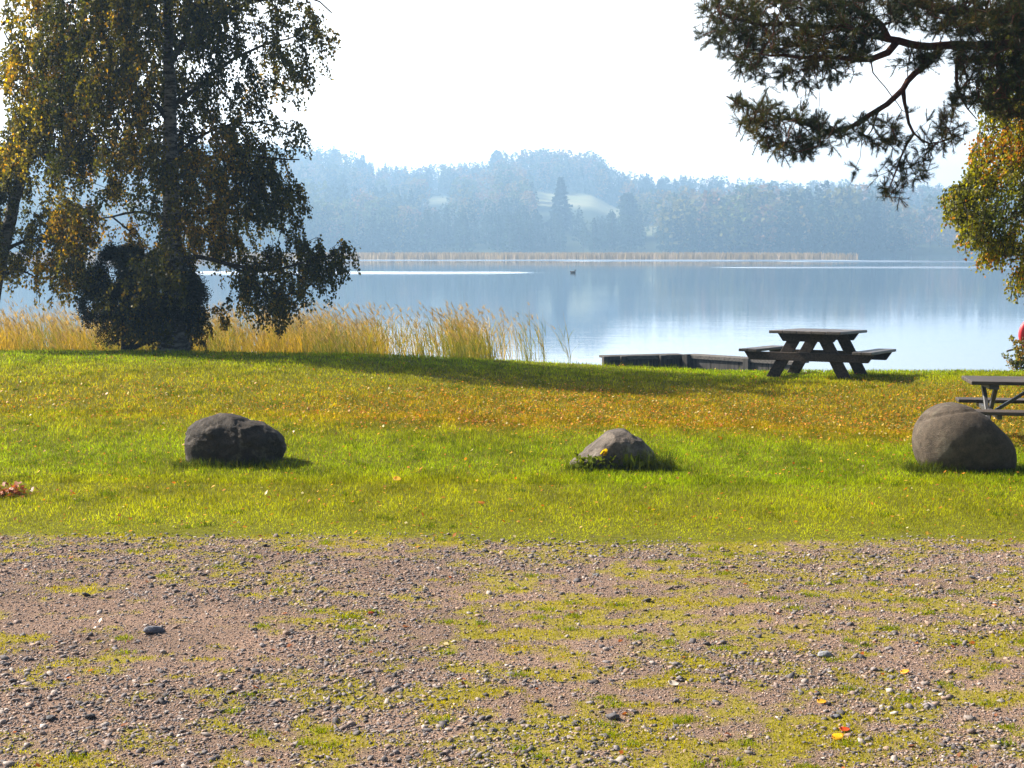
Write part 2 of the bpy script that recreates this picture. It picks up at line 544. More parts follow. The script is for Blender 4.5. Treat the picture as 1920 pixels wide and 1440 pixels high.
# lawn
parts = []
for (n, y0, y1, h0, h1, w) in ((110000, 9.9, 13.0, 0.022, 0.045, 0.0042), (130000, 12.6, 17.0, 0.028, 0.055, 0.006), (130000, 16.5, 25.6, 0.03, 0.06, 0.0095)):
    x, y = scatter(n, y0, y1)
    keep = (y > edge_y(x) - 0.05 + 0.16 * RNG.random(n) + 1.3 * (fbm(x * 5, y * 6, seed=24, octv=3) - .5)) & (y < shore(x) + 0.9)
    x, y = x[keep], y[keep]
    short = 0.45 + 0.55 * sstep(0.0, 1.3, y - edge_y(x))
    tall = 0.6 + 0.8 * fbm(x * 1.3, y * 1.3, seed=51)
    H = RNG.uniform(h0, h1, len(x)) * short * tall
    W = RNG.uniform(0.7, 1.3, len(x)) * w
    parts.append(blades(np.stack([x, y, gz(x, y) - 0.004], -1), H, W, lawn_col(x, y), 0.75))
# scattered coarser tufts
tx, ty = scatter(420, 10.6, 24, 0.3)
sz = RNG.uniform(.4, 1.0, len(tx))
x = np.repeat(tx, 46) + RNG.normal(0, .055, len(tx) * 46) * np.repeat(sz, 46); y = np.repeat(ty, 46) + RNG.normal(0, .04, len(tx) * 46) * np.repeat(sz, 46)
c = np.array([.085, .135, .002]) * (0.4 + 1.0 * RNG.random((len(x), 1)))
parts.append(blades(np.stack([x, y, gz(x, y) - 0.004], -1), RNG.uniform(.03, .085, len(x)) * np.repeat(sz, 46), np.interp(y, [10, 24], [.0045, .009]), c, 0.7))
# longer uncut fringe along the bank
x = RNG.uniform(-10.5, 10.5, 16000); y = shore(x) + RNG.uniform(0.05, 1.4, 16000)
c = lawn_col(x, y) * 0.8
parts.append(blades(np.stack([x, y, gz(x, y) - 0.01], -1), RNG.uniform(.04, .13, 16000) * (0.4 + 1.1 * fbm(x * 1.2, y * 0, seed=61)), np.full(16000, .008), c, 0.5))


def join(parts):
    V, Fs, C, o = [], {}, [], 0
    for v, f, c in parts:
        V.append(v); C.append(c)
        for g in f:
            Fs.setdefault(g.shape[1], []).append(g + o)
        o += len(v)
    return np.concatenate(V), [np.concatenate(Fs[k]) for k in sorted(Fs, reverse=True)], np.concatenate(C)


V, Fs, C = join(parts)
link('grass', mesh_np('grass', V, Fs, M['grass'], C), kind='stuff', label='sunlit green and yellow grass of the lawn', cat='grass')

# weeds and moss on the gravel
x, y = scatter(260000, 5.3, 10.4, 0.3)
m = moss_mask(x, y)
k = (m > RNG.random(len(x)) * 1.02) & (y < edge_y(x) + 0.1)
x, y = x[k], y[k]; n = len(x)
pn = fbm(x * 3, y * 3, seed=71)[:, None]
c = (np.array([0.32, 0.27, 0.004]) * pn + np.array([0.20, 0.23, 0.004]) * (1 - pn)) * (0.55 + 0.9 * RNG.random((n, 1)))
b1 = blades(np.stack([x, y, gz(x, y) - .002], -1), RNG.uniform(.006, .02, n) * (0.5 + 1.0 * pn[:, 0]), RNG.uniform(.003, .006, n), c, 0.9)
# a few tufts that stand higher
tx, ty = scatter(260, 5.4, 10.2, 0.2)
k = moss_mask(tx, ty) > 0.4
tx, ty = tx[k], ty[k]
x = np.repeat(tx, 70) + RNG.normal(0, .03, len(tx) * 70); y = np.repeat(ty, 70) + RNG.normal(0, .022, len(tx) * 70); n = len(x)
c = np.array([0.17, 0.22, 0.004]) * (0.5 + 0.9 * RNG.random((n, 1)))
b2 = blades(np.stack([x, y, gz(x, y) - .002], -1), RNG.uniform(.012, .034, n), RNG.uniform(.003, .0055, n), c, 0.8)
V, Fs, C = join([b1, b2])
link('weeds', mesh_np('weeds', V, Fs, M['grass'], C), kind='stuff', label='yellow green moss and weeds growing through the gravel', cat='weeds')


# gravel
def ico(sub):
    bm = bmesh.new(); bmesh.ops.create_icosphere(bm, subdivisions=sub, radius=1)
    v = np.array([q.co[:] for q in bm.verts]); f = np.array([[q.index for q in p.verts] for p in bm.faces]); bm.free()
    return v, f


def stones(x, y, s, col, sub=1, sink=0.25):
    v0, f0 = ico(sub) if sub else (np.array([[1, 0, 0], [-.5, .87, 0], [-.5, -.87, 0], [0.1, 0, 1], [0, .1, -1.0]]), np.array([[0, 1, 3], [1, 2, 3], [2, 0, 3], [1, 0, 4], [2, 1, 4], [0, 2, 4]]))
    n = len(x); k = len(v0)
    jit = 1 + RNG.normal(0, 0.24, (n, k, 1)) if sub < 2 else 1 + 0.5 * (fbm(v0[None, :, 0] * 1.7 + np.arange(n)[:, None] * 9.1, v0[None, :, 1] * 1.7 + 0 * np.arange(n)[:, None], v0[None, :, 2] * 1.7 + 0 * np.arange(n)[:, None], seed=5, octv=3) - .5)[..., None] * 1.4
    sc = np.stack([RNG.uniform(.75, 1.35, n), RNG.uniform(.65, 1.0, n), RNG.uniform(.28, .58, n)], -1) * s[:, None] * 0.5
    p = v0[None] * jit * sc[:, None]
    a = RNG.uniform(0, 2 * np.pi, n); ca, sa = np.cos(a)[:, None], np.sin(a)[:, None]
    tl = RNG.normal(0, .25, n)[:, None]
    px_, py_, pz_ = p[..., 0], p[..., 1], p[..., 2] + p[..., 0] * tl
    q = np.stack([px_ * ca - py_ * sa, px_ * sa + py_ * ca, pz_], -1)
    base = np.stack([x, y, gz(x, y) + sc[:, 2] * (1 - 2 * sink)], -1)
    V = (q + base[:, None]).reshape(-1, 3)
    Fm = (f0[None] + (np.arange(n) * k)[:, None, None]).reshape(-1, 3)
    return V, [Fm], np.repeat(col, k, 0)


def stone_cols(n):
    pal = np.array([[.150, .130, .128], [.21, .175, .155], [.095, .083, .085], [.24, .165, .125], [.19, .14, .118], [.33, .28, .245], [.055, .048, .048]])
    pr = np.array([.21, .15, .21, .14, .12, .04, .13])
    return pal[RNG.choice(len(pal), n, p=pr)] * (0.8 + 0.65 * RNG.random((n, 1)))


x, y = scatter(80000, 5.35, 10.45, 0.3)
dens = fbm(x * 1.1, y * 1.4, seed=81, octv=3)
dens = dens + 0.16 * np.exp(-((y - 9.8) / 0.5) ** 2) + 0.12 * sstep(7.2, 6.2, y) * sstep(0.6, -1.2, x)
bare = 0.06 * np.exp(-((y - 8.3) / .8) ** 2) * sstep(-0.6, -2.0, x)
k = (0.25 + 0.75 * sstep(0.40, 0.62, dens - bare) > RNG.random(len(x))) & (y < edge_y(x) + 0.02 + np.abs(RNG.normal(0, .13, len(x))))
x, y = x[k], y[k]
s = np.clip(RNG.lognormal(math.log(0.0115), 0.52, len(x)), .006, .045)
xg, yg = scatter(210000, 5.35, 10.45, 0.3)
k = (moss_mask(xg, yg) < .75) & (yg < edge_y(xg) + 0.04)
xg, yg = xg[k], yg[k]; sg = np.clip(RNG.lognormal(math.log(0.0080), 0.42, len(xg)), .005, .02)
gcol = stone_cols(len(xg)) * np.array([1.4, 1.2, 1.07])
V, Fs, C = join([stones(x, y, s, stone_cols(len(x)), 1), stones(xg, yg, sg, gcol, 0)])
link('gravel', mesh_np('gravel', V, Fs, M['stones'], C), kind='stuff', label='grey and pinkish gravel of the parking ground', cat='gravel')

# larger stones, each a thing of its own
for (px, py, w, colr, lab) in (
        (1213, 1137, .056, (.06, .055, .055), 'dark rounded stone, largest on the open gravel below the pointed boulder'),
        (1148, 1368, .052, (.075, .07, .075), 'dark egg shaped stone lying in moss near the bottom centre'),
        (288, 1198, .075, (.13, .13, .15), 'flat blue grey stone lying on bare pinkish gravel at left'),
        (97, 1370, .046, (.06, .06, .065), 'black angular stone at the lower left, left one of two close together'),
        (169, 1368, .044, (.07, .07, .075), 'black flat stone at the lower left, right one of two close together'),
        (163, 1126, .040, (.06, .058, .06), 'small black stone on the gravel below the left boulder'),
        (783, 1130, .038, (.08, .08, .085), 'small grey pointed stone beside moss above the gravel centre'),
        (910, 1041, .036, (.07, .065, .065), 'black pointed stone at the very edge of the lawn'),
        (1118, 1085, .030, (.10, .10, .11), 'small bluish round stone between lawn edge and open gravel'),
        (1545, 1243, .055, (.22, .22, .23), 'pale grey flat stone among weed tufts at right'),
        (1824, 1092, .046, (.12, .12, .13), 'long flat stone on mossy gravel near the right side'),
        (1568, 1365, .034, (.10, .10, .11), 'dark round pebble beside the yellow leaf at lower right')):
    Yd = CAM_Z * F / (py - HOR)
    p = at(px, py, Yd)
    v, f, c = stones(np.array([0.0]), np.array([0.0]), np.array([w * 1.25]), np.array([colr]), 3, 0.2)
    v[:, 2] -= gz(0, 0)
    link('stone', mesh_np('stone', v, f, M['stones'], c, smooth=True), label=lab, cat='stone', group='larger stones on the gravel',
         loc=(p[0], p[1], float(gz(p[0], p[1]))))


# fallen leaves
def flat_leaves(P, S, col, tilt=0.35):
    n = len(P)
    a = RNG.uniform(0, 2 * np.pi, n)
    u = np.stack([np.cos(a), np.sin(a), RNG.normal(0, tilt, n)], -1)
    w = np.stack([-np.sin(a), np.cos(a), RNG.normal(0, tilt, n)], -1)
    o = [(-.55, 0, 0), (-.1, .38, .06), (.6, 0, 0.0), (-.1, -.38, .06)]
    V = np.stack([P + S[:, None] * (u * i + w * j + np.array([0, 0, 1.0]) * kk) for i, j, kk in o], 1).reshape(-1, 3)
    b = (np.arange(n) * 4)[:, None]
    Fm = np.concatenate([np.concatenate([b, b + 1, b + 2], 1), np.concatenate([b, b + 2, b + 3], 1)])
    return V, [Fm], np.repeat(col, 4, 0)


x, y = scatter(95000, 10.2, 25)
d = leafband(x, y) ** 1.2 * 0.75 + 0.03
k = d > RNG.random(len(x))
x, y = x[k], y[k]; n = len(x)
pal = np.array([[.50, .20, .015], [.42, .13, .012], [.55, .32, .03], [.30, .12, .02], [.50, .42, .20]])
c = pal[RNG.choice(5, n, p=[.32, .2, .22, .16, .10])] * (0.6 + 0.7 * RNG.random((n, 1)))
l1 = flat_leaves(np.stack([x, y, gz(x, y) + RNG.uniform(.012, .04, n)], -1), RNG.uniform(.016, .036, n), c)
x, y = scatter(260, 5.4, 10.3); n = len(x)
pal = np.array([[.40, .11, .02], [.22, .08, .03], [.45, .36, .2]])
l2 = flat_leaves(np.stack([x, y, gz(x, y) + .008], -1), RNG.uniform(.015, .035, n), pal[RNG.choice(3, n)] * (0.6 + .6 * RNG.random((n, 1))), .3)
# brown heap at the left edge of the lawn
x = RNG.normal(-4.42, .16, 220); y = RNG.normal(12.0, .10, 220)
l3 = flat_leaves(np.stack([x, y, gz(x, y) + RNG.uniform(.01, .08, 220)], -1), RNG.uniform(.03, .06, 220), np.array([.26, .075, .02]) * (0.5 + .9 * RNG.random((220, 1))), .5)
V, Fs, C = join([l1, l2, l3])
link('fallen_leaves', mesh_np('fallen_leaves', V, Fs, M['dead'], C), kind='stuff', label='orange fallen leaves strewn across the lawn', cat='leaves')

for (px, py, s, colr, lab) in (
        (1570, 1408, .050, (.75, .42, .01), 'bright yellow leaf on the gravel at lower right, lowest of all'),
        (1583, 1393, .040, (.55, .07, .015), 'small red leaf just above the lowest yellow leaf'),
        (1541, 1338, .042, (.62, .33, .02), 'orange yellow leaf on bare gravel left of the weed tufts'),
        (1698, 1278, .042, (.70, .33, .02), 'amber leaf standing up among weed tufts at right'),
        (746, 907, .075, (.75, .42, .05), 'pale yellow leaf lying alone on the green lawn'),
        (902, 952, .062, (.42, .15, .02), 'curled brown leaf on the grass just above the gravel'),
        (695, 1163, .036, (.30, .06, .02), 'dark red leaf on gravel near the centre left'),
        (1262, 1302, .050, (.62, .56, .48), 'whitish dry leaf on the gravel near the centre')):
    Yd = CAM_Z * F / (py - HOR)
    p = at(px, py, Yd); p[2] = float(gz(p[0], p[1]))
    n = 7
    t = np.linspace(-1, 1, n)
    w = 0.38 * np.sqrt(np.clip(1 - t ** 2, 0, 1)) * (1 - 0.25 * t) + 0.01
    rows = [np.stack([t * .55, w * q, 0.22 + 0.12 * np.abs(q) + 0.10 * t ** 2], -1) for q in (-1, 0, 1)]
    v = np.stack(rows, 1).reshape(-1, 3) * s
    i = (np.arange(n - 1)[:, None] * 3 + np.arange(2)[None]).ravel()
    f = np.stack([i, i + 3, i + 4, i + 1], -1)
    o = link('leaf', mesh_np('leaf', v, f, M['dead'], np.tile(np.array(colr), (len(v), 1)), smooth=True), label=lab, cat='leaf',
             group='single leaves lying about', loc=p)
    o.rotation_euler = (R(random.uniform(15, 40)), R(random.uniform(-15, 15)), random.uniform(-0.8, 0.8))
    sol = o.modifiers.new('thickness', 'SOLIDIFY'); sol.thickness = 0.0012


# ------------------------------------------------------------------ boulders
def boulder(name, prof, Y, depth, mat, lab, amp, fr, seed, cracks=(), flat=0.0, ridged=0.0):
    """prof: list of (px, top py, bottom py) across the stone at depth Y."""
    pr = np.array(prof, float)
    n, k = 150, 120
    s = np.linspace(0, 1, n); s = 0.5 - 0.5 * np.cos(np.pi * s)
    px = pr[0, 0] + (pr[-1, 0] - pr[0, 0]) * s
    top = np.interp(px, pr[:, 0], pr[:, 1]); bot = np.interp(px, pr[:, 0], pr[:, 2])
    ker = np.ones(5) / 5
    for _ in range(3):
        top[2:-2] = np.convolve(top, ker, 'valid'); bot[2:-2] = np.convolve(bot, ker, 'valid')
    sc = F / Y
    xl = (px - 960) / sc
    zt = np.array([at(a, b, Y)[2] for a, b in zip(px, top)]); zb = np.array([at(a, b, Y)[2] for a, b in zip(px, bot)])
    cx = (xl[0] + xl[-1]) / 2; hw = (xl[-1] - xl[0]) / 2
    e = np.sqrt(np.clip(1 - np.abs((xl - cx) / hw) ** 2.4, 0, 1))
    a = np.linspace(0, 2 * np.pi, k, endpoint=False)
    ca, sa = np.cos(a), np.sin(a)
    ex = 0.82
    yy = np.sign(ca) * np.abs(ca) ** ex; zz = np.sign(sa) * np.abs(sa) ** ex
    P = np.zeros((n, k, 3))
    P[..., 0] = xl[:, None]
    P[..., 1] = depth * e[:, None] * yy[None]
    P[..., 2] = ((zt + zb) / 2)[:, None] + ((zt - zb) / 2)[:, None] * zz[None]
    ctr = np.array([cx, 0, float(np.mean(zt + zb) / 2)])
    D = P - ctr; D /= np.linalg.norm(D, axis=-1, keepdims=True) + 1e-9
    d = (fbm(P[..., 0] * fr, P[..., 1] * fr, P[..., 2] * fr, seed=seed, octv=5) - .5) * amp
    d = d - ridged * np.maximum(0, .12 - np.abs(fbm(P[..., 0] * 4 + 3, P[..., 1] * 4, P[..., 2] * 7, seed=seed + 8, octv=4) - .5)) / .12
    if flat:   # chipped planes
        d = d - flat * np.abs(vnoise(P[..., 0] * 5 + P[..., 2] * 2, P[..., 1] * 5, P[..., 2] * 9, seed=seed + 3) - .5)
    for line, width, dep in cracks:       # a crack: a groove along a line on the front face
        q = np.array([at(a_, b_, Y) for a_, b_ in line])[:, [0, 2]]
        best = np.full(P.shape[:2], 9.0); tt = np.zeros(P.shape[:2])
        for m_ in range(len(q) - 1):
            ab = q[m_ + 1] - q[m_]
            t_ = np.clip(((P[..., 0] - q[m_, 0]) * ab[0] + (P[..., 2] - q[m_, 1]) * ab[1]) / (ab @ ab), 0, 1)
            dd = np.hypot(P[..., 0] - q[m_, 0] - t_ * ab[0], P[..., 2] - q[m_, 1] - t_ * ab[1])
            tt = np.where(dd < best, (m_ + t_) / (len(q) - 1), tt); best = np.minimum(best, dd)
        d = d - dep * np.exp(-(best / width) ** 2) * (P[..., 1] < .06) * (1 - .8 * tt)
    P = P + D * d[..., None]
    V = P.reshape(-1, 3)
    i = np.arange(n - 1)[:, None] * k; j = np.arange(k)[None]; j2 = (np.arange(k) + 1)[None] % k
    Fq = np.stack([i + j, i + j2, i + k + j2, i + k + j], -1).reshape(-1, 4)
    base = np.array([cx, Y, float(gz(cx, Y))])
    V = V - np.array([cx, 0, base[2]])
    caps = [np.arange(k)[None, ::-1], ((n - 1) * k + np.arange(k))[None]]
    me = mesh_np(name, V, [Fq] + caps, mat, smooth=True)
    return link(name, me, label=lab, cat='boulder', group='boulders along the edge of the parking ground', loc=base)


BY = 13.75
boulder('boulder', [(344, 838, 852), (347, 812, 872), (356, 797, 885), (375, 786, 890), (405, 781, 890), (440, 783, 890), (470, 790, 890), (495, 800, 890), (515, 810, 888), (527, 824, 880), (533, 842, 862)],
        BY, .34, M['rock_dark'], 'dark brown rounded boulder, leftmost on the lawn and in shade', .16, 2.6, 91, flat=.05, ridged=.014)
boulder('boulder', [(1066, 868, 884), (1080, 856, 890), (1100, 838, 892), (1122, 818, 892), (1138, 806, 892), (1152, 803, 892), (1166, 800, 892), (1182, 806, 892), (1210, 822, 892), (1228, 845, 892), (1240, 868, 890), (1248, 882, 888)],
        BY - .1, .32, M['rock_grey'], 'grey pointed boulder with weeds at its foot, middle of the three', .06, 2.6, 95, flat=.07, ridged=.010)
boulder('boulder', [(1719, 826, 836), (1723, 804, 855), (1731, 787, 872), (1748, 768, 886), (1770, 757, 890), (1795, 754, 892), (1822, 760, 892), (1846, 774, 892), (1868, 794, 892), (1888, 812, 890), (1900, 828, 884), (1907, 846, 872), (1909, 858, 864)],
        BY - .1, .42, M['rock_tan'], 'large smooth egg shaped boulder with a crack near its top', .035, 2.2, 97, cracks=[([(1722, 789), (1735, 779), (1752, 772), (1775, 767), (1800, 764), (1825, 765), (1845, 771)], .008, .030)])


def tuft(name, pts, hs, lab, cat, cols, lean=0.6, w=.005, extra=None):
    P = np.array(pts); n = len(P)
    base = P.mean(0); base[2] = float(gz(base[0], base[1]))
    c = cols[RNG.choice(len(cols), n)] * (0.5 + 0.8 * RNG.random((n, 1)))
    v, f, c2 = blades(P - base, hs, np.full(n, w) * RNG.uniform(.7, 1.3, n), c, lean, seg=3)
    parts = [(v, f, c2)]
    if extra is not None:
        e = extra; parts.append((e[0] - base, e[1], e[2]))
    v, f, c2 = join(parts)
    return link(name, mesh_np(name, v, f, M['grass'], c2), label=lab, cat=cat, group='uncut grass around the boulders', loc=base)


def around(pxs, Y, spread, n, dy=-.1):
    px = RNG.uniform(pxs[0], pxs[1], n)
    x = (px - 960) / F * Y; y = Y + dy + RNG.normal(0, spread, n)
    return np.stack([x, y, gz(x, y) - .01], -1)


GC = np.array([[.045, .075, .008], [.07, .10, .008], [.10, .115, .012], [.05, .06, .012]])
p = around((335, 560), BY, .07, 1500, -.32)
tuft('grass_tuft', p, RNG.uniform(.03, .13, 1500), 'dark uncut grass round the foot of the leftmost boulder', 'grass tuft', GC)
p = np.concatenate([around((1060, 1265), BY, .06, 1400, -.36), around((1165, 1255), BY, .06, 900, -.38)])
h = np.concatenate([RNG.uniform(.04, .14, 1400), RNG.uniform(.08, .27, 900)])
lp = around((1075, 1200), BY, .05, 260, -.38); lp[:, 2] += RNG.uniform(.03, .15, 260)
ex = flat_leaves(lp, RNG.uniform(.03, .06, 260), np.array([[.10, .13, .01]]) * (.5 + RNG.random((260, 1))), 0.8)
yl = around((1125, 1136), BY, .01, 12, -.40); yl[:, 2] += RNG.uniform(.14, .2, 12)
ex2 = flat_leaves(yl, RNG.uniform(.03, .05, 12), np.tile(np.array([.5, .36, .01]), (12, 1)), 0.8)
tuft('grass_tuft', p, h, 'tall weeds and grass at the foot of the pointed boulder', 'grass tuft', GC, .55, extra=join([ex, ex2]))
p = np.concatenate([around((1685, 1790), BY, .08, 1200, -.36), around((1790, 1940), BY, .05, 700, -.46)])
h = np.concatenate([RNG.uniform(.04, .15, 1200), RNG.uniform(.03, .08, 700)])
tuft('grass_tuft', p, h, 'dark grass clump at the left foot of the large smooth boulder', 'grass tuft', GC, .8)


# ------------------------------------------------------------------ joinery
def box_mesh(boxes, name, mat, bevel=0.004):
    """boxes: list of (corner list of 8 verts) or (centre, size, euler); one mesh."""
    bm = bmesh.new()
    for b in boxes:
        if len(b) == 8:
            vs = [bm.verts.new(q) for q in b]
            for f in ((0, 3, 2, 1), (4, 5, 6, 7), (0, 1, 5, 4), (1, 2, 6, 5), (2, 3, 7, 6), (3, 0, 4, 7)):
                bm.faces.new([vs[i] for i in f])
        else:
            c, s, e = b
            mat4 = Matrix.Translation(c) @ Matrix.Rotation(e[2], 4, 'Z') @ Matrix.Rotation(e[1], 4, 'Y') @ Matrix.Rotation(e[0], 4, 'X') @ Matrix.Diagonal((*s, 1))
            bmesh.ops.create_cube(bm, size=1, matrix=mat4)
    bmesh.ops.recalc_face_normals(bm, faces=bm.faces)
    if bevel:
        bmesh.ops.bevel(bm, geom=list(bm.edges), offset=bevel, segments=1, affect='EDGES', clamp_overlap=True)
    me = bpy.data.meshes.new(name); bm.to_mesh(me); bm.free()
    me.materials.append(mat)
    return me


def slab(p0, p1, wx, dy):
    """A board leaning in local XZ: p0, p1 = (x, y, z) of its lower and upper middle, wx wide along x, dy thick along y."""
    (x0, y, z0), (x1, y1, z1) = p0, p1
    h, d = wx / 2, dy / 2
    return [(x0 - h, y - d, z0), (x0 + h, y - d, z0), (x0 + h, y + d, z0), (x0 - h, y + d, z0),
            (x1 - h, y1 - d, z1), (x1 + h, y1 - d, z1), (x1 + h, y1 + d, z1), (x1 - h, y1 + d, z1)]


def trapez(hw_bot, hw_top, z0, z1, y, dy):
    d = dy / 2
    return [(-hw_bot, y - d, z0), (hw_bot, y - d, z0), (hw_bot, y + d, z0), (-hw_bot, y + d, z0),
            (-hw_top, y - d, z1), (hw_top, y - d, z1), (hw_top, y + d, z1), (-hw_top, y + d, z1)]


# table by the shore: heavy timber trestle, one corner towards the camera
TY = 22.4
tp = at(1534, 700, TY)
t1 = thing('picnic_table', 'brown heavy timber picnic table with slanted legs on the lawn by the shore', 'picnic table',
           (tp[0], TY, float(gz(tp[0], TY)) - .01), R(-26), 'picnic tables')
t1.rotation_euler = (R(-1.9), 0, R(-26)); t1.scale = (1.15, 1.15, .97)
Lh, d2 = 0.82, 0.585
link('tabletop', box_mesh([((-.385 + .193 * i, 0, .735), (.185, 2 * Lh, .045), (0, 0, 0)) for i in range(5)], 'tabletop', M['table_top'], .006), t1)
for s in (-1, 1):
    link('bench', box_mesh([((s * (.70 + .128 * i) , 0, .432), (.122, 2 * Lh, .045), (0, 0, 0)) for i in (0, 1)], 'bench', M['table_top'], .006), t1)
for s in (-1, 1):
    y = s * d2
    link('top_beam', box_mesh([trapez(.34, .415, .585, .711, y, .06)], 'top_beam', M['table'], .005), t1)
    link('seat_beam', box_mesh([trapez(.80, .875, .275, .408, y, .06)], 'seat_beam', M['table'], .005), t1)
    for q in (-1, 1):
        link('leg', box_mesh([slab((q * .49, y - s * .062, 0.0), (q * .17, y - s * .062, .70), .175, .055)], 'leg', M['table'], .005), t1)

# table at the right edge: slender steel frame under dark boards
T2Y = 16.5
p2 = at(1812, 708, T2Y)
a2 = R(-9)
cx2, cy2 = p2[0] + .90 * math.cos(a2), T2Y + .90 * math.sin(a2)
t2 = thing('picnic_table', 'slender dark picnic table with thin steel legs behind the large smooth boulder', 'picnic table',
           (cx2, cy2, float(gz(cx2, cy2)) - .005), a2, 'picnic tables')
link('tabletop', box_mesh([((0, -.30 + .15 * i, .74), (1.8, .143, .042), (0, 0, 0)) for i in range(5)], 'tabletop', M['slat'], .005), t2)
for s in (-1, 1):
    link('bench', box_mesh([((0, s * (.60 + .135 * i), .44), (1.8, .128, .042), (0, 0, 0)) for i in (0, 1)], 'bench', M['slat'], .005), t2)


def bar(a, b, w, h):
    a, b = Vector(a), Vector(b); d = b - a
    zx = d.normalized(); up = Vector((1, 0, 0)) if abs(zx.x) < .9 else Vector((0, 1, 0))
    u = zx.cross(up).normalized() * (h / 2); v = zx.cross(u).normalized() * (w / 2)
    return [a - u - v, a + u - v, a + u + v, a - u + v, b - u - v, b + u - v, b + u + v, b - u + v]


for s in (-1, 1):
    xx = s * .64
    for q in (-1, 1):
        link('leg', box_mesh([bar((xx + q * .026, q * .44, 0), (xx + q * .026, -q * .30, .716), .045, .06)], 'leg', M['steel'], .003), t2)
    link('seat_beam', box_mesh([((xx, 0, .393), (.05, 1.46, .05), (0, 0, 0))], 'seat_beam', M['steel'], .003), t2)
    link('top_beam', box_mesh([((xx, 0, .690), (.11, .66, .05), (0, 0, 0))], 'top_beam', M['steel'], .003), t2)
    link('brace', box_mesh([bar((s * .56, 0, .395), (s * .10, 0, .70), .035, .05)], 'brace', M['steel'], .003), t2)

# ------------------------------------------------------------------ jetty
A = np.array([2.02, 30.8]); B = np.array([3.81, 31.35]); C2 = np.array([5.95, 29.35])
jt = thing('jetty', 'low dark timber jetty bending at a corner beyond the lawn edge', 'jetty', (B[0], B[1], WATER), 0)
TOPZ = 0.40


def wall_run(P, Q, name_boards, width, away):
    d = Q - P; L = np.linalg.norm(d); ang = math.atan2(d[1], d[0])
    nrm = np.array([-d[1], d[0]]) / L * away
    mid = (P + Q) / 2 - B
    boards = []
    nb = max(2, int(L / 0.62))
    for i in range(nb):
        c = P + d * (i + .5) / nb - B
        boards.append(((c[0], c[1], .10 + .006 * (i % 3)), (L / nb - .012, .06 + .004 * (i % 2), .52), (0, 0, ang)))
    link('side_board', box_mesh(boards, 'side_board', M['pier'], .006), jt)
    dk = []
    for i in range(4):
        c = mid + nrm * (.05 + width * (i + .5) / 4)
        dk.append(((c[0], c[1], TOPZ - .03), (L, width / 4 - .012, .05), (0, 0, ang)))
    link('deck', box_mesh(dk, 'deck', M['pier_top'], .006), jt)
    c = mid - nrm * .035
    link('edge_beam', box_mesh([((c[0], c[1], TOPZ - .045), (L * .94, .07, .085), (0, 0, ang))], 'edge_beam', M['pier_top'], .008), jt)


wall_run(A, B, 'front', .34, 1)
wall_run(B, C2, 'side', .34, 1)
for (x, y, h) in ((A[0] + .02, A[1] - .03, .395), (A[0] + .40, A[1] + .05, .395), (A[0] + 1.28, A[1] + .30, .395), (B[0] + .03, B[1] - .16, .41), (B[0] + 1.2, B[1] - 1.17, .40), (C2[0] - .03, C2[1] + .02, .40)):
    link('post', box_mesh([((x - B[0], y - B[1], h / 2 - .35), (.15, .15, h + .7), (0, 0, R(16 if x < B[0] else -43)))], 'post', M['pier'], .012), jt)

# ------------------------------------------------------------------ lifebuoy, post, duck
lb = at(1950, 628, 24.6)
pz = float(gz(lb[0], 24.8))
pp = thing('post', 'wooden post with a slanting rail beside the bush at the right edge', 'post', (lb[0], 24.85, pz))
link('upright', box_mesh([((0, 0, lb[2] - pz - .10), (.09, .09, 2 * (lb[2] - pz) + .3), (0, 0, 0))], 'upright', M['table'], .006), pp)
link('rail', box_mesh([bar((-.52, -.12, lb[2] - pz - .29), (.3, -.06, lb[2] - pz - .08), .03, .03)], 'rail', M['table_top'], .004), pp)
bm = bmesh.new()
bmesh.ops.create_circle(bm, cap_ends=False, segments=48, radius=1)
bm.free()
a = np.linspace(0, 2 * np.pi, 48, endpoint=False); b = np.linspace(0, 2 * np.pi, 16, endpoint=False)
Aa, Bb = np.meshgrid(a, b, indexing='ij')
V = np.stack([(.25 + .075 * np.cos(Bb)) * np.cos(Aa), .055 * np.sin(Bb), (.25 + .075 * np.cos(Bb)) * np.sin(Aa)], -1).reshape(-1, 3)
i = np.arange(48)[:, None]; j = np.arange(16)[None]
Fq = np.stack([i * 16 + j, i * 16 + (j + 1) % 16, ((i + 1) % 48) * 16 + (j + 1) % 16, ((i + 1) % 48) * 16 + j], -1).reshape(-1, 4)
link('lifebuoy', mesh_np('lifebuoy', V, Fq, M['red'], smooth=True), label='red lifebuoy hung on the post, half cut by the right edge', cat='lifebuoy',
     loc=(lb[0], 24.74, lb[2]))

dk = at(1074, 505.5, 166); dk[2] = WATER
bm = bmesh.new()
bmesh.ops.create_uvsphere(bm, u_segments=16, v_segments=10, radius=1, matrix=Matrix.Translation((0, 0, .08)) @ Matrix.Diagonal((.34, .16, .14, 1)))
for v in bm.verts:
    if v.co.x < -.2: v.co.z += (-.2 - v.co.x) * .9; v.co.y *= .6
bmesh.ops.create_uvsphere(bm, u_segments=12, v_segments=8, radius=1, matrix=Matrix.Translation((.27, 0, .32)) @ Matrix.Diagonal((.085, .065, .07, 1)))
bmesh.ops.create_cone(bm, cap_ends=True, segments=10, radius1=.075, radius2=.05, depth=.22, matrix=Matrix.Translation((.255, 0, .21)) @ Matrix.Rotation(.25, 4, 'Y'))
bmesh.ops.create_cone(bm, cap_ends=True, segments=8, radius1=.03, radius2=.012, depth=.10, matrix=Matrix.Translation((.385, 0, .31)) @ Matrix.Rotation(math.pi / 2, 4, 'Y'))
me = bpy.data.meshes.new('duck'); bm.to_mesh(me); bm.free(); me.materials.append(M['duck'])
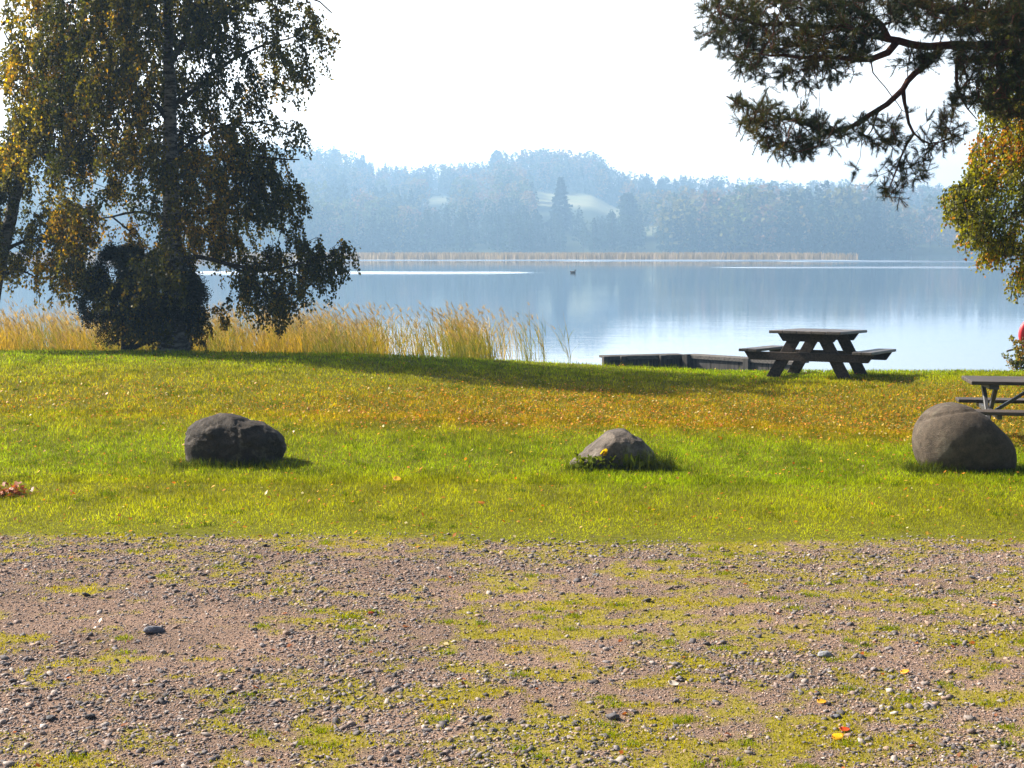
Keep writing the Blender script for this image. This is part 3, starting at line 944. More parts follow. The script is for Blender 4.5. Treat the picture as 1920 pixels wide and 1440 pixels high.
link('duck', me, label='tiny dark duck swimming far out at the head of a pale wake', cat='duck', loc=dk)


# ------------------------------------------------------------------ trees
def tubes(nodes, parent, rad, sides_thick=9):
    """One mesh of tapering tubes along every parent link."""
    P = np.asarray(nodes); par = np.asarray(parent); r = np.asarray(rad)
    Vs, Fs, Cs, o = [], [], [], 0
    for lo, hi, k in ((0.045, 9, sides_thick), (0.012, 0.045, 6), (0, 0.012, 3)):
        e = np.where((par >= 0) & (r >= lo) & (r < hi))[0]
        if not len(e): continue
        a, b = P[par[e]], P[e]
        ra, rb = np.minimum(r[par[e]], r[e] * 1.35), r[e]
        d = b - a; L = np.linalg.norm(d, axis=1, keepdims=True) + 1e-9; d = d / L
        b = b + d * rb[:, None] * 0.4
        ref = np.where(np.abs(d[:, 2:3]) > .9, np.array([[1.0, 0, 0]]), np.array([[0, 0, 1.0]]))
        u = np.cross(d, ref); u /= np.linalg.norm(u, axis=1, keepdims=True); v = np.cross(d, u)
        ang = np.linspace(0, 2 * np.pi, k, endpoint=False)
        ring = u[:, None] * np.cos(ang)[None, :, None] + v[:, None] * np.sin(ang)[None, :, None]
        A_ = a[:, None] + ring * ra[:, None, None]; B_ = b[:, None] + ring * rb[:, None, None]
        Vs.append(np.concatenate([A_, B_], 1).reshape(-1, 3))
        base = (np.arange(len(e)) * 2 * k)[:, None] + o
        j = np.arange(k)[None]; j2 = (np.arange(k) + 1)[None] % k
        Fs.append(np.stack([base + j, base + j2, base + k + j2, base + k + j], -1).reshape(-1, 4))
        th = sstep(.03, .10, r[e])
        Cs.append(np.repeat(np.stack([th, th, th], -1), 2 * k, 0))
        o += len(e) * 2 * k
    return np.concatenate(Vs), np.concatenate(Fs), np.concatenate(Cs)


class Tree:
    def __init__(self):
        self.P, self.par, self.rmin = [], [], []

    def path(self, pts, r0, r1, parent=-1, step=.25, wob=.02):
        pts = np.asarray(pts, float)
        seg = np.linalg.norm(np.diff(pts, axis=0), axis=1); cum = np.concatenate([[0], np.cumsum(seg)])
        n = max(2, int(cum[-1] / step) + 1)
        t = np.linspace(0, cum[-1], n)
        Q = np.stack([np.interp(t, cum, pts[:, i]) for i in range(3)], -1)
        for _ in range(2):
            Q[1:-1] = .25 * Q[:-2] + .5 * Q[1:-1] + .25 * Q[2:]
        Q[1:] += RNG.normal(0, wob, Q[1:].shape) * np.linspace(.3, 1, n - 1)[:, None]
        if parent is None:      # attach to the nearest existing node
            parent = int(np.argmin(np.linalg.norm(np.array(self.P) - Q[0], axis=1)))
            Q = Q[1:]
        ids = []
        for i, q in enumerate(Q):
            self.P.append(q); self.par.append(parent); self.rmin.append(r0 + (r1 - r0) * i / max(1, len(Q) - 1))
            parent = len(self.P) - 1; ids.append(parent)
        return ids

    def grow(self, pts, step=.22, sag=.12, wob=.03, up=0.0):
        """Twigs from the nearest wood to each point, near points first."""
        pts = np.asarray(pts)
        W = np.array(self.P)
        d0 = np.array([np.min(np.linalg.norm(W - p, axis=1)) for p in pts])
        ends = []
        buf = np.zeros((len(W) + len(pts) * 12 + 100, 3)); n = len(W); buf[:n] = W
        for p in pts[np.argsort(d0)]:
            dv = buf[:n] - p
            dist = np.sqrt((dv ** 2).sum(1)) + np.maximum(dv[:, 2], 0) * up
            j = int(np.argmin(dist)); a = buf[j]; L = float(np.linalg.norm(p - a))
            k = min(10, max(1, int(L / step)))
            par = j
            for i in range(1, k + 1):
                t = i / k
                q = a + (p - a) * t
                q[2] += sag * L * math.sin(math.pi * t)
                if i < k: q += RNG.normal(0, wob, 3)
                self.P.append(q); self.par.append(par); self.rmin.append(0); buf[n] = q; par = n; n += 1
            ends.append(par)
        return ends

    def radii(self, tip=.004, p=2.4, cap=.12):
        n = len(self.P); acc = np.zeros(n); par = np.array(self.par)
        for i in range(n - 1, -1, -1):
            if acc[i] == 0: acc[i] = tip ** p
            if par[i] >= 0: acc[par[i]] += acc[i]
        r = np.minimum(acc ** (1 / p), cap)
        rm = np.array(self.rmin)
        return np.where(rm > 0, rm, r)


def leaf_cards(P, D, S, col, wide=.8):
    """Diamond leaves at P with their tip direction D."""
    n = len(P)
    D = D / (np.linalg.norm(D, axis=1, keepdims=True) + 1e-9)
    r = RNG.normal(0, 1, (n, 3)); u = np.cross(D, r); u /= np.linalg.norm(u, axis=1, keepdims=True) + 1e-9
    nn = np.cross(u, D)
    S = S[:, None]
    a = P; b = P + D * S * .42 + u * S * wide * .5 + nn * S * .06; c = P + D * S; d = P + D * S * .42 - u * S * wide * .5 + nn * S * .06
    V = np.stack([a, b, c, d], 1).reshape(-1, 3)
    q = (np.arange(n) * 4)[:, None] + np.arange(4)[None]
    return V, [q], np.repeat(col, 4, 0)


def strands(starts, n_per, lmin, lmax, spacing, out_from, spread=.35, droop=1.0, jit=.03):
    """Hanging leafy shoots: returns node polylines (for wood) and leaf points with directions."""
    S = np.repeat(starts, n_per, 0); n = len(S)
    L = RNG.uniform(lmin, lmax, n) * RNG.uniform(.5, 1, n)
    d = S - out_from; d[:, 2] = 0; d /= np.linalg.norm(d, axis=1, keepdims=True) + 1e-6
    d = d * .5 + RNG.normal(0, spread, (n, 3)); d[:, 2] = RNG.uniform(-.3, .35, n)
    K = 7
    pts = [S]
    cur = S.copy(); vel = d
    for k in range(K - 1):
        vel = vel * .72 + np.array([0, 0, -droop]) * .45 + RNG.normal(0, .09, (n, 3))
        vv = vel / (np.linalg.norm(vel, axis=1, keepdims=True) + 1e-9)
        cur = cur + vv * (L / (K - 1))[:, None]
        pts.append(cur)
    Q = np.stack(pts, 1)
    cnt = np.maximum(3, (L / spacing).astype(int))
    own = np.repeat(np.arange(n), cnt)
    t = RNG.random(len(own)) ** .8 * (K - 1) * .999
    i = t.astype(int); fr = (t - i)[:, None]
    P = Q[own, i] * (1 - fr) + Q[own, i + 1] * fr
    T = Q[own, i + 1] - Q[own, i]; T /= np.linalg.norm(T, axis=1, keepdims=True) + 1e-9
    D = T * .5 + RNG.normal(0, .55, P.shape) + np.array([0, 0, -.45])
    return Q, P + RNG.normal(0, jit, P.shape), D, own


def strand_wood(Q, w=.0035):
    n, K, _ = Q.shape
    off = np.array([w, 0, 0]); off2 = np.array([0, w, 0])
    V = np.stack([Q - off, Q + off, Q + off2], 2).reshape(-1, 3)
    b = (np.arange(n) * K * 3)[:, None] + (np.arange(K - 1) * 3)[None]
    b = b.ravel()
    Fq = np.concatenate([np.stack([b, b + 1, b + 4, b + 3], -1), np.stack([b + 1, b + 2, b + 5, b + 4], -1), np.stack([b + 2, b, b + 3, b + 5], -1)])
    return V, Fq, np.zeros((len(V), 3))


def finish_tree(root, T, strandsQ, leafparts, bark, leafm, tip=.004, cap=.1, crown_name='crown'):
    base = np.array(root.location)
    v, f, c = tubes(T.P, T.par, T.radii(tip, 2.4, cap))
    parts = [(v - base, [f], c)]
    if strandsQ is not None:
        a, b, c2 = strand_wood(strandsQ); parts.append((a - base, [b], c2))
    v, f, c = join(parts)
    link('trunk', mesh_np('trunk', v, f, bark, c, smooth=True), root)
    v, f, c = join(leafparts)
    link(crown_name, mesh_np('crown', v - base, f, leafm, c), root)


def flare(T, ids, h=.8, k=.5):
    z0 = T.P[ids[0]][2]
    for i in ids:
        T.rmin[i] *= 1 + k * max(0, 1 - (T.P[i][2] - z0) / h) ** 2


def leaf_colors(P, pal, pr, nscale, seed, clumped=.65):
    n = len(P)
    f = fbm(P[:, 0] * nscale, P[:, 1] * nscale, P[:, 2] * nscale, seed=seed, octv=2)
    f = np.clip((f - .5) * 2.4 * clumped + .5 + RNG.normal(0, .22, n), 0, .999)
    cum = np.cumsum(pr)
    k = np.searchsorted(cum / cum[-1], f)
    return np.asarray(pal)[np.minimum(k, len(pal) - 1)] * (.6 + .75 * RNG.random((n, 1)))


def inpoly(px, py, poly):
    n = len(poly); inside = False; j = n - 1
    for i in range(n):
        (xi, yi), (xj, yj) = poly[i], poly[j]
        if (yi > py) != (yj > py) and px < (xj - xi) * (py - yi) / (yj - yi) + xi: inside = not inside
        j = i
    return inside


def sample_poly(poly, n, Y, dy, seed, hole=.36, hs=9.0):
    xs_ = [p[0] for p in poly]; ys_ = [p[1] for p in poly]; out = []
    while len(out) < n:
        px, py = RNG.uniform(min(xs_), max(xs_)), RNG.uniform(min(ys_), max(ys_))
        if not inpoly(px, py, poly): continue
        p = at(px, py, Y + RNG.normal(0, dy))
        if fbm(p[0:1] * 2.6, p[1:2] * 1.2, p[2:3] * 3.4, seed=seed, octv=2)[0] < hole: continue
        out.append(p)
    return out


BIRCH_PAL = [[.026, .032, .003], [.050, .052, .003], [.085, .075, .003], [.135, .108, .003], [.23, .165, .003], [.34, .19, .005]]


def birch(lab, BYd, trunk_px, r_base, limbs, env_r, env_l, n_att, n_top, pal, pr, top_z, seed, zlow=0.3, per=(4), spacing=.015, leaf=.055, off_noise=.45, lmax=.85, dscale=.9, extra=None, gaps=(), bare=None):
    tp = [at(a, b, BYd) for a, b in trunk_px]
    tp[0][2] = float(gz(tp[0][0], BYd)) - .05
    root = thing('birch_tree', lab, 'birch tree', tuple(tp[0]), 0, 'birch trees round the lake')
    T = Tree()
    top = tp[-1].copy(); d = tp[-1] - tp[-2]; d /= np.linalg.norm(d); d = d * .5 + np.array([0, 0, .5]); d /= np.linalg.norm(d)
    while top[2] < top_z:
        top = top + d * .6 + RNG.normal(0, .05, 3); tp.append(top.copy())
    ids = T.path(tp, r_base, .03, step=.3, wob=.012)
    flare(T, ids)
    TP = np.array([T.P[i] for i in ids])
    for lp, r0, dy in limbs:
        k = len(lp)
        pts = [at(a, b, BYd + dy * (i / (k - 1)) ** .8) for i, (a, b) in enumerate(lp)]
        T.path(pts, r0, .012, None, .22, .018)
    # attraction points in the crown: radius by height and by azimuth
    zr = np.array([[at(322, py, BYd)[2], rr] for py, rr in env_r])[::-1]
    zl = np.array([[at(322, py, BYd)[2], rr] for py, rr in env_l])[::-1]
    att = []
    want = n_att + n_top
    while len(att) < want:
        z = RNG.uniform(zlow, top_z)
        ax = np.interp(z, TP[:, 2], TP[:, 0]); ay = np.interp(z, TP[:, 2], TP[:, 1])
        th = RNG.uniform(0, 2 * np.pi)
        c = math.cos(th)
        R1 = np.interp(z, zr[:, 0], zr[:, 1]); R2 = np.interp(z, zl[:, 0], zl[:, 1])
        Rr = (R1 * (.5 + .5 * c) + R2 * (.5 - .5 * c)) * (dscale + (1 - dscale) * abs(c))
        Rr *= 1 - off_noise * float(vnoise(np.array([th * 1.3 + z * .5]), np.array([z * 1.1]), seed=seed)) * (1 - abs(c)) 
        q = Rr * math.sqrt(RNG.uniform(.04, 1))
        p = np.array([ax + q * c, ay + q * math.sin(th), z])
        if fbm(np.array([p[0] * .9]), np.array([p[1] * .9]), np.array([p[2] * .9]), seed=seed + 5, octv=2)[0] < .45: continue
        if p[2] < gz(p[0], p[1]) + .35: continue
        qx, qy = (float(v) for v in pix(p))
        if any(inpoly(qx, qy, g) for g in gaps): continue
        if bare is not None and p[1] < ay + .35 and inpoly(qx, qy, bare): continue
        att.append(p)
    for poly, cnt, dy in (extra or []):
        att += sample_poly(poly, cnt, BYd + dy, .35, seed + 40, .36)
    ends = T.grow(np.array(att), .25, .16, .035, .35)
    E = np.array([T.P[i] for i in ends])
    Q, LP, D, own = strands(E, per, .25, lmax, spacing, np.array([TP[:, 0].mean(), BYd, 0]), .6, .8)
    ok = LP[:, 2] > gz(LP[:, 0], LP[:, 1]) + .12
    LP, D = LP[ok], D[ok]
    Q[..., 2] = np.maximum(Q[..., 2], gz(Q[..., 0], Q[..., 1]) + .1)
    col = leaf_colors(LP, pal, pr, .8, seed + 9)
    lv = [leaf_cards(LP, D, RNG.uniform(.5, 1.3, len(LP)) * leaf, col)]
    finish_tree(root, T, Q, lv, M['birch'], M['leaf'], .005, .09)
    return root


LIMBS_A = [
    ([(332, 480), (362, 478), (400, 487), (440, 498), (480, 507), (530, 504), (585, 486), (640, 468)], .045, -.6),
    ([(440, 498), (475, 520), (500, 550), (515, 580)], .018, -.5),
    ([(520, 505), (560, 520), (600, 525)], .016, -.3),
    ([(326, 402), (370, 398), (420, 396), (470, 404), (530, 420)], .04, .5),
    ([(322, 345), (360, 308), (410, 290), (470, 290), (560, 300)], .045, -.4),
    ([(322, 300), (350, 270), (400, 240), (470, 225), (540, 240)], .035, .9),
    ([(318, 205), (350, 179), (392, 146), (440, 105), (490, 84), (560, 70)], .05, .4),
    ([(316, 120), (358, 62), (400, 31), (470, 5), (560, -20), (620, 20)], .05, -.7),
    ([(322, 330), (290, 290), (250, 260), (190, 250)], .045, -.8),
    ([(320, 230), (280, 180), (230, 150), (180, 140)], .05, .6),
    ([(324, 420), (290, 400), (240, 395), (190, 410)], .04, .8),
]
ENV_R = [(-420, .2), (-250, .8), (-120, 1.9), (0, 2.75), (60, 2.75), (120, 2.5), (170, 2.1), (210, 2.15), (260, 2.4), (300, 2.35), (345, 2.1), (380, 2.05), (420, 2.2), (450, 2.75), (480, 2.85), (520, 2.5), (560, 1.6), (590, .4), (640, 0)]
ENV_L = [(-420, .2), (-300, 1.2), (-150, 2.0), (0, 2.3), (200, 2.2), (400, 2.0), (520, 1.6), (580, .9), (640, 0)]
birch('large birch with a straight pale trunk and hanging dark branches at the water edge', 24.6,
      [(326, 660), (326, 600), (322, 480), (321, 380), (318, 300), (322, 200), (316, 90), (314, 0)], .215, LIMBS_A, ENV_R, ENV_L,
      950, 110, BIRCH_PAL, [.24, .29, .27, .13, .05, .02], 7.6, 101, zlow=.9, leaf=.058, gaps=[[(585, 160), (720, 140), (720, 250), (600, 245), (572, 205)], [(365, 462), (440, 490), (440, 560), (380, 575), (362, 540)]], bare=[(295, -20), (345, -20), (348, 300), (300, 300)], extra=[([(430, 470), (540, 440), (600, 450), (648, 448), (645, 490), (600, 515), (520, 560), (440, 525)], 42, -.45), ([(480, 520), (560, 520), (530, 575), (500, 580)], 12, -.5)])

LIMBS_B = [
    ([(-5, 520), (20, 505), (45, 500), (70, 520)], .03, -.3),
    ([(5, 470), (40, 455), (80, 440), (110, 450)], .035, -.4),
    ([(50, 300), (90, 280), (140, 285), (190, 320)], .045, -.5),
    ([(95, 205), (130, 200), (180, 220), (220, 260)], .04, -.6),
    ([(100, 200), (60, 160), (30, 120), (10, 60)], .04, .3),
    ([(30, 370), (0, 320), (-40, 290), (-90, 280)], .05, .2),
    ([(140, 90), (190, 60), (230, 50)], .04, -.4),
]
ENV_RB = [(-420, .2), (-250, 1.3), (-100, 1.9), (0, 2.0), (120, 1.9), (250, 1.75), (380, 1.7), (500, 1.5), (580, 1.0), (650, .2)]
ENV_LB = [(-420, .2), (-250, 1.0), (-100, 1.4), (0, 1.35), (120, 1.15), (250, .9), (350, 1.2), (500, 1.7), (600, 1.3), (660, .3)]
birch('leaning birch with yellowing leaves, its trunk slanting in from the left edge', 25.4,
      [(-22, 668), (-18, 600), (-8, 520), (5, 470), (16, 420), (30, 365), (48, 300), (72, 245), (98, 200), (122, 140), (140, 90), (160, 20)], .145, LIMBS_B, ENV_RB, ENV_LB,
      600, 90, [[.034, .036, .003], [.06, .06, .003], [.12, .105, .003], [.24, .185, .003], [.43, .30, .003], [.52, .27, .005]], [.16, .22, .24, .19, .12, .07], 7.6, 131, zlow=.8, leaf=.058, gaps=[[(-60, 120), (22, 140), (26, 240), (8, 270), (-60, 270)], [(-60, 480), (75, 500), (115, 570), (70, 660), (-60, 680)]], bare=[(-10, 420), (110, 150), (150, 150), (40, 440), (10, 500)])

# dark evergreen shrub with several stems between the birches
SY = 24.9
sp = at(262, 655, SY); sp[2] = float(gz(sp[0], SY)) - .03
sh = thing('evergreen_shrub', 'dark dense evergreen shrub with several stems left of the straight birch trunk', 'shrub', tuple(sp))
T = Tree()
for pts, r in (([(232, 660), (234, 610), (238, 540), (237, 480)], .055), ([(283, 660), (284, 610), (276, 540), (280, 470)], .042), ([(258, 660), (255, 620), (262, 560)], .03), ([(300, 660), (310, 610), (345, 560), (365, 520)], .03)):
    T.path([at(a, b, SY + (.25 if a > 270 else 0)) for a, b in pts], r, .015, None if T.P else -1, .2, .012)
att = []
poly_env = [(470, 200, 262), (490, 185, 318), (520, 160, 375), (560, 150, 385), (590, 152, 380), (620, 165, 350), (640, 185, 310)]
pe = np.array(poly_env, float)
while len(att) < 700:
    py = RNG.uniform(470, 642)
    a, b = np.interp(py, pe[:, 0], pe[:, 1]), np.interp(py, pe[:, 0], pe[:, 2])
    px = RNG.uniform(a, b)
    if py > 600 and RNG.random() < .75: continue
    hw = (b - a) / 2 / F * SY
    if fbm(np.array([px / 34.0]), np.array([py / 26.0]), seed=77, octv=2)[0] < .38: continue
    att.append(at(px, py, SY + RNG.uniform(-1, 1) * hw * math.sqrt(max(0.02, 1 - ((px - (a + b) / 2) / ((b - a) / 2)) ** 2))))
ends = T.grow(np.array(att), .15, .05, .02)
E = np.array([T.P[i] for i in ends])
S = np.repeat(E, 90, 0) + RNG.normal(0, .055, (len(E) * 90, 3))
D = RNG.normal(0, .7, S.shape) + np.array([0, 0, .2])
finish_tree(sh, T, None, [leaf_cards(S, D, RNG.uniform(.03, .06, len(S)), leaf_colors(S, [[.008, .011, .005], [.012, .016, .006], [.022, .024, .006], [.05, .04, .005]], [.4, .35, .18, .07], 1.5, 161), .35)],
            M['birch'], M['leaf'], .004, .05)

# ------------------------------------------------------------------ pine: limbs reaching in from the right
PY = 13.6


pt = at(2170, 560, PY); pzb = float(gz(pt[0], PY))
pine = thing('pine_tree', 'pine with reddish limbs and dark needle sprays reaching in at the top right', 'pine tree', (pt[0], PY, pzb - .05))
T = Tree()
ids = T.path([(pt[0], PY, pzb - .05), at(2165, 400, PY), at(2175, 100, PY), at(2165, -200, PY), at(2180, -600, PY), at(2170, -1000, PY)], .21, .05, -1, .3, .015)
flare(T, ids)
PL = [
    ([(2170, 130), (2080, 105), (1920, 82), (1840, 86), (1773, 82), (1730, 92), (1694, 87), (1671, 65), (1635, 68), (1600, 56), (1560, 50), (1480, 46), (1400, 44), (1345, 22)], .064, .012, -1.0),
    ([(2170, 90), (2060, 60), (1920, 38), (1850, 26), (1780, 22), (1720, 5), (1650, -20), (1560, -40), (1450, -50)], .075, .02, -.5),
    ([(1671, 65), (1652, 40), (1621, 23), (1600, 12), (1560, -5), (1500, -15), (1440, 0)], .03, .008, -.7),
    ([(1682, 90), (1654, 102), (1637, 113), (1612, 116), (1598, 111), (1560, 104), (1510, 110), (1450, 105), (1400, 95)], .032, .008, -1.2),
    ([(1635, 68), (1600, 84), (1560, 92), (1500, 85), (1430, 78)], .018, .006, -1.0),
    ([(1762, 98), (1737, 123), (1712, 137), (1698, 156), (1686, 179), (1671, 194), (1642, 208), (1621, 219), (1600, 238), (1586, 245), (1560, 249), (1546, 244), (1480, 226), (1425, 210), (1383, 198), (1362, 180)], .031, .008, -1.5),
    ([(1692, 172), (1698, 196), (1701, 220), (1702, 240), (1712, 251), (1721, 271), (1733, 277), (1758, 264), (1790, 262)], .017, .006, -1.3),
    ([(1712, 251), (1690, 285), (1680, 320), (1668, 350), (1660, 370)], .012, .005, -1.3),
    ([(1627, 122), (1650, 155), (1675, 186), (1690, 206)], .007, .004, -1.25),
    ([(1800, 90), (1790, 140), (1800, 190), (1830, 220)], .02, .006, -.8),
    ([(1870, 85), (1870, 150), (1890, 200)], .022, .006, -.6),
    ([(1560, 249), (1500, 270), (1450, 268)], .012, .005, -1.6),
    ([(1642, 208), (1640, 240), (1620, 270)], .010, .004, -1.3),
]
for lp, r0, r1, dy in PL:
    k = len(lp)
    if lp[0][0] > 2100:
        pts = [at(a, b, PY + dy * i / (k - 1)) for i, (a, b) in enumerate(lp)]
    else:
        W = np.array(T.P); wx, wy = pix(W)
        j = int(np.argmin((wx - lp[0][0]) ** 2 + (wy - lp[0][1]) ** 2)); y0 = W[j][1]
        pts = [at(a, b, y0 + (PY + dy - y0) * i / (k - 1)) for i, (a, b) in enumerate(lp)]
    T.path(pts, r0, r1, None, .12, .010)
POLYS = [
    ([(1312, 0), (1322, 30), (1345, 55), (1308, 52), (1325, 85), (1345, 110), (1390, 135), (1420, 150), (1470, 142), (1520, 128), (1580, 125), (1640, 105), (1650, 60), (1625, 0)], 640, PY - .9, .35),
    ([(1400, 140), (1420, 150), (1440, 170), (1500, 165), (1560, 170), (1620, 150), (1600, 125), (1500, 130)], 34, PY - 1.0, .3),
    ([(1330, -160), (1300, -60), (1312, 0), (1640, 0), (1920, 0), (2100, -200), (1700, -260)], 330, PY - .4, .5),
    ([(1640, 0), (1660, 30), (1690, 55), (1760, 68), (1920, 70), (1990, 40), (1990, 0)], 420, PY - .4, .4),
    ([(1690, 95), (1680, 125), (1740, 130), (1760, 105)], 40, PY - .8, .2),
    ([(1775, 85), (1800, 140), (1790, 180), (1860, 215), (1950, 230), (1990, 100), (1900, 85)], 330, PY - .4, .4),
    ([(1362, 178), (1378, 205), (1385, 235), (1410, 262), (1440, 285), (1490, 298), (1540, 285), (1590, 262), (1640, 250), (1600, 225), (1560, 225), (1500, 200), (1450, 190), (1400, 192)], 190, PY - 1.5, .25),
    ([(1600, 225), (1640, 215), (1680, 225), (1700, 260), (1690, 280), (1640, 275), (1610, 260)], 40, PY - 1.3, .2),
    ([(1690, 205), (1750, 215), (1800, 200), (1800, 240), (1730, 240)], 12, PY - 1.2, .2),
    ([(1730, 245), (1800, 235), (1815, 262), (1760, 290), (1730, 280)], 26, PY - 1.2, .2),
    ([(1640, 285), (1730, 285), (1750, 330), (1720, 345), (1690, 378), (1660, 378), (1640, 335), (1580, 325)], 40, PY - 1.3, .2),
    ([(1765, 175), (1800, 180), (1800, 205), (1765, 205)], 8, PY - 1.0, .15),
    ([(1990, -250), (1960, 60), (2000, 200), (2350, 160), (2450, -100), (2300, -500)], 260, PY, .9),
    ([(1900, -900), (1850, -450), (2500, -450), (2450, -900), (2200, -1150)], 240, PY, 1.2),
]
att = []
for i, (poly, n, Yd, dy) in enumerate(POLYS):
    att += sample_poly(poly, n, Yd, dy, 200 + i, .40)
ends = T.grow(np.array(att), .10, .06, .014)
E = np.array([T.P[i] for i in ends]); EP = np.array([T.P[T.par[i]] for i in ends])
dirs = E - EP; dirs /= np.linalg.norm(dirs, axis=1, keepdims=True) + 1e-9
NS = 4                                                    # shoots per twig end
Sx = np.repeat(E, NS, 0); Dx = np.repeat(dirs, NS, 0) * .8 + RNG.normal(0, .75, (len(E) * NS, 3)) + np.array([0, 0, .22])
Dx /= np.linalg.norm(Dx, axis=1, keepdims=True)
SL = RNG.uniform(.04, .13, len(Sx))
NN = 42
own = np.repeat(np.arange(len(Sx)), NN); t = RNG.random(len(own))
NP = Sx[own] + Dx[own] * (SL[own] * t)[:, None]
rd = RNG.normal(0, 1, NP.shape); rd -= (rd * Dx[own]).sum(1, keepdims=True) * Dx[own]; rd /= np.linalg.norm(rd, axis=1, keepdims=True) + 1e-9
ND = Dx[own] * .75 + rd * .8
ND /= np.linalg.norm(ND, axis=1, keepdims=True)
nl = RNG.uniform(.034, .058, len(NP))[:, None]
sd = np.cross(ND, rd + RNG.normal(0, .3, rd.shape)); sd /= np.linalg.norm(sd, axis=1, keepdims=True) + 1e-9
Vn = np.stack([NP - sd * .0016, NP + sd * .0016, NP + ND * nl], 1).reshape(-1, 3)
Fn = np.arange(len(NP) * 3).reshape(-1, 3)
cn = leaf_colors(NP, [[.014, .024, .008], [.026, .036, .008], [.05, .055, .008], [.10, .09, .010], [.16, .09, .02]], [.34, .34, .2, .09, .03], 1.6, 231)
shootQ = np.stack([Sx + (Dx * SL[:, None]) * k / 2 for k in range(3)], 1)
finish_tree(pine, T, shootQ, [(Vn, [Fn], np.repeat(cn, 3, 0))], M['pine'], M['needle'], .0028, .024)

# ------------------------------------------------------------------ golden birch at the right edge
GY = 15.2
gp = at(2150, 600, GY); gzb = float(gz(gp[0], GY))
gb = thing('birch_tree', 'golden green birch with drooping sunlit leaves at the right edge', 'birch tree', (gp[0], GY, gzb - .05), 0, 'birch trees round the lake')
T = Tree()
ids = T.path([(gp[0], GY, gzb - .05), at(2150, 400, GY), at(2140, 100, GY), at(2150, -250, GY), at(2140, -700, GY)], .14, .03, -1, .3, .012); flare(T, ids)
for lp, r0, dy in (
        ([(2148, 300), (2040, 240), (1960, 230), (1890, 260), (1860, 300), (1830, 340), (1800, 350), (1780, 352)], .035, -.4),
        ([(1880, 270), (1870, 330), (1850, 360), (1815, 378), (1790, 385)], .016, -.5),
        ([(2148, 420), (2060, 380), (1980, 370), (1930, 390), (1890, 410), (1860, 440), (1850, 480)], .030, .3),
        ([(2145, 150), (2060, 90), (1980, 80), (1910, 110), (1870, 160), (1860, 210)], .035, .3),
        ([(2148, 470), (2060, 450), (1990, 450), (1940, 480), (1915, 520)], .025, -.2)):
    k = len(lp)
    T.path([at(a, b, GY + dy * (i / (k - 1))) for i, (a, b) in enumerate(lp)], r0, .006, None, .15, .012)
att = []
for i, (poly, n, dy) in enumerate((
        ([(1960, -60), (1880, 0), (1860, 60), (1850, 110), (1850, 200), (1832, 260), (1820, 300), (1845, 360), (1830, 390), (1845, 430), (1870, 440), (1890, 460), (1960, 470), (2000, 300), (2000, -60)], 400, .5),
        ([(1778, 345), (1800, 335), (1840, 320), (1850, 360), (1800, 365)], 20, .2),
        ([(1785, 378), (1830, 372), (1850, 400), (1810, 410)], 18, .2),
        ([(1805, 425), (1840, 415), (1850, 440), (1815, 440)], 9, .2),
        ([(1838, 440), (1890, 440), (1880, 470), (1850, 478)], 16, .2),
        ([(1902, 500), (1940, 480), (1980, 520), (1920, 525)], 14, .2),
        ([(2000, 480), (2000, 60), (1960, -200), (2250, -650), (2420, -100), (2350, 450), (2200, 520)], 330, 1.0))):
    att += sample_poly(poly, n, GY - .1, dy, 300 + i, .36)
ends = T.grow(np.array(att), .14, .12, .018, .3)
E = np.array([T.P[i] for i in ends])
Q, LP, D, own = strands(E, 3, .12, .42, .0095, np.array([gp[0], GY, 0]), .45, .7)
col = leaf_colors(LP, [[.04, .055, .006], [.09, .10, .006], [.17, .17, .006], [.25, .235, .005], [.37, .28, .005], [.42, .17, .008]], [.22, .28, .27, .16, .05, .02], 1.6, 331)
finish_tree(gb, T, Q, [leaf_cards(LP, D, RNG.uniform(.026, .046, len(LP)), col)], M['birch'], M['leaf'], .003, .05)

# low bush at the right edge of the shore
by = 24.5
bp = at(1922, 690, by); bp[2] = float(gz(bp[0], by)) - .02
bs = thing('leafy_bush', 'low yellow green bush growing on the bank at the right edge', 'bush', tuple(bp))
T = Tree()
for a, b, r in ((1885, 665, .008), (1898, 632, .008), (1905, 655, .008), (1915, 640, .009), (1930, 640, .009), (1945, 650, .009), (1892, 680, .006), (1925, 665, .008)):
    T.path([bp + np.array([(a - 1920) / 260, RNG.normal(0, .15), .02]), at((a + 1920) / 2, (b + 690) / 2, by + RNG.normal(0, .1)), at(a, b, by + RNG.normal(0, .2))], r, .003, None if T.P else -1, .06, .008)
E = np.array([p for p, r in zip(T.P, T.rmin) if p[2] > bp[2] + .06])
S = np.repeat(E, 16, 0) + RNG.normal(0, .045, (len(E) * 16, 3)) * np.clip((1.0 - (np.repeat(E, 16, 0)[:, 2:3] - bp[2])), .35, 1)
D = RNG.normal(0, .7, S.shape) + np.array([0, 0, .3])
finish_tree(bs, T, None, [leaf_cards(S, D, RNG.uniform(.03, .07, len(S)), leaf_colors(S, [[.04, .06, .01], [.08, .10, .01], [.16, .16, .01], [.28, .16, .02]], [.3, .35, .25, .1], 3, 341), .6)], M['birch'], M['leaf'], .003, .02)

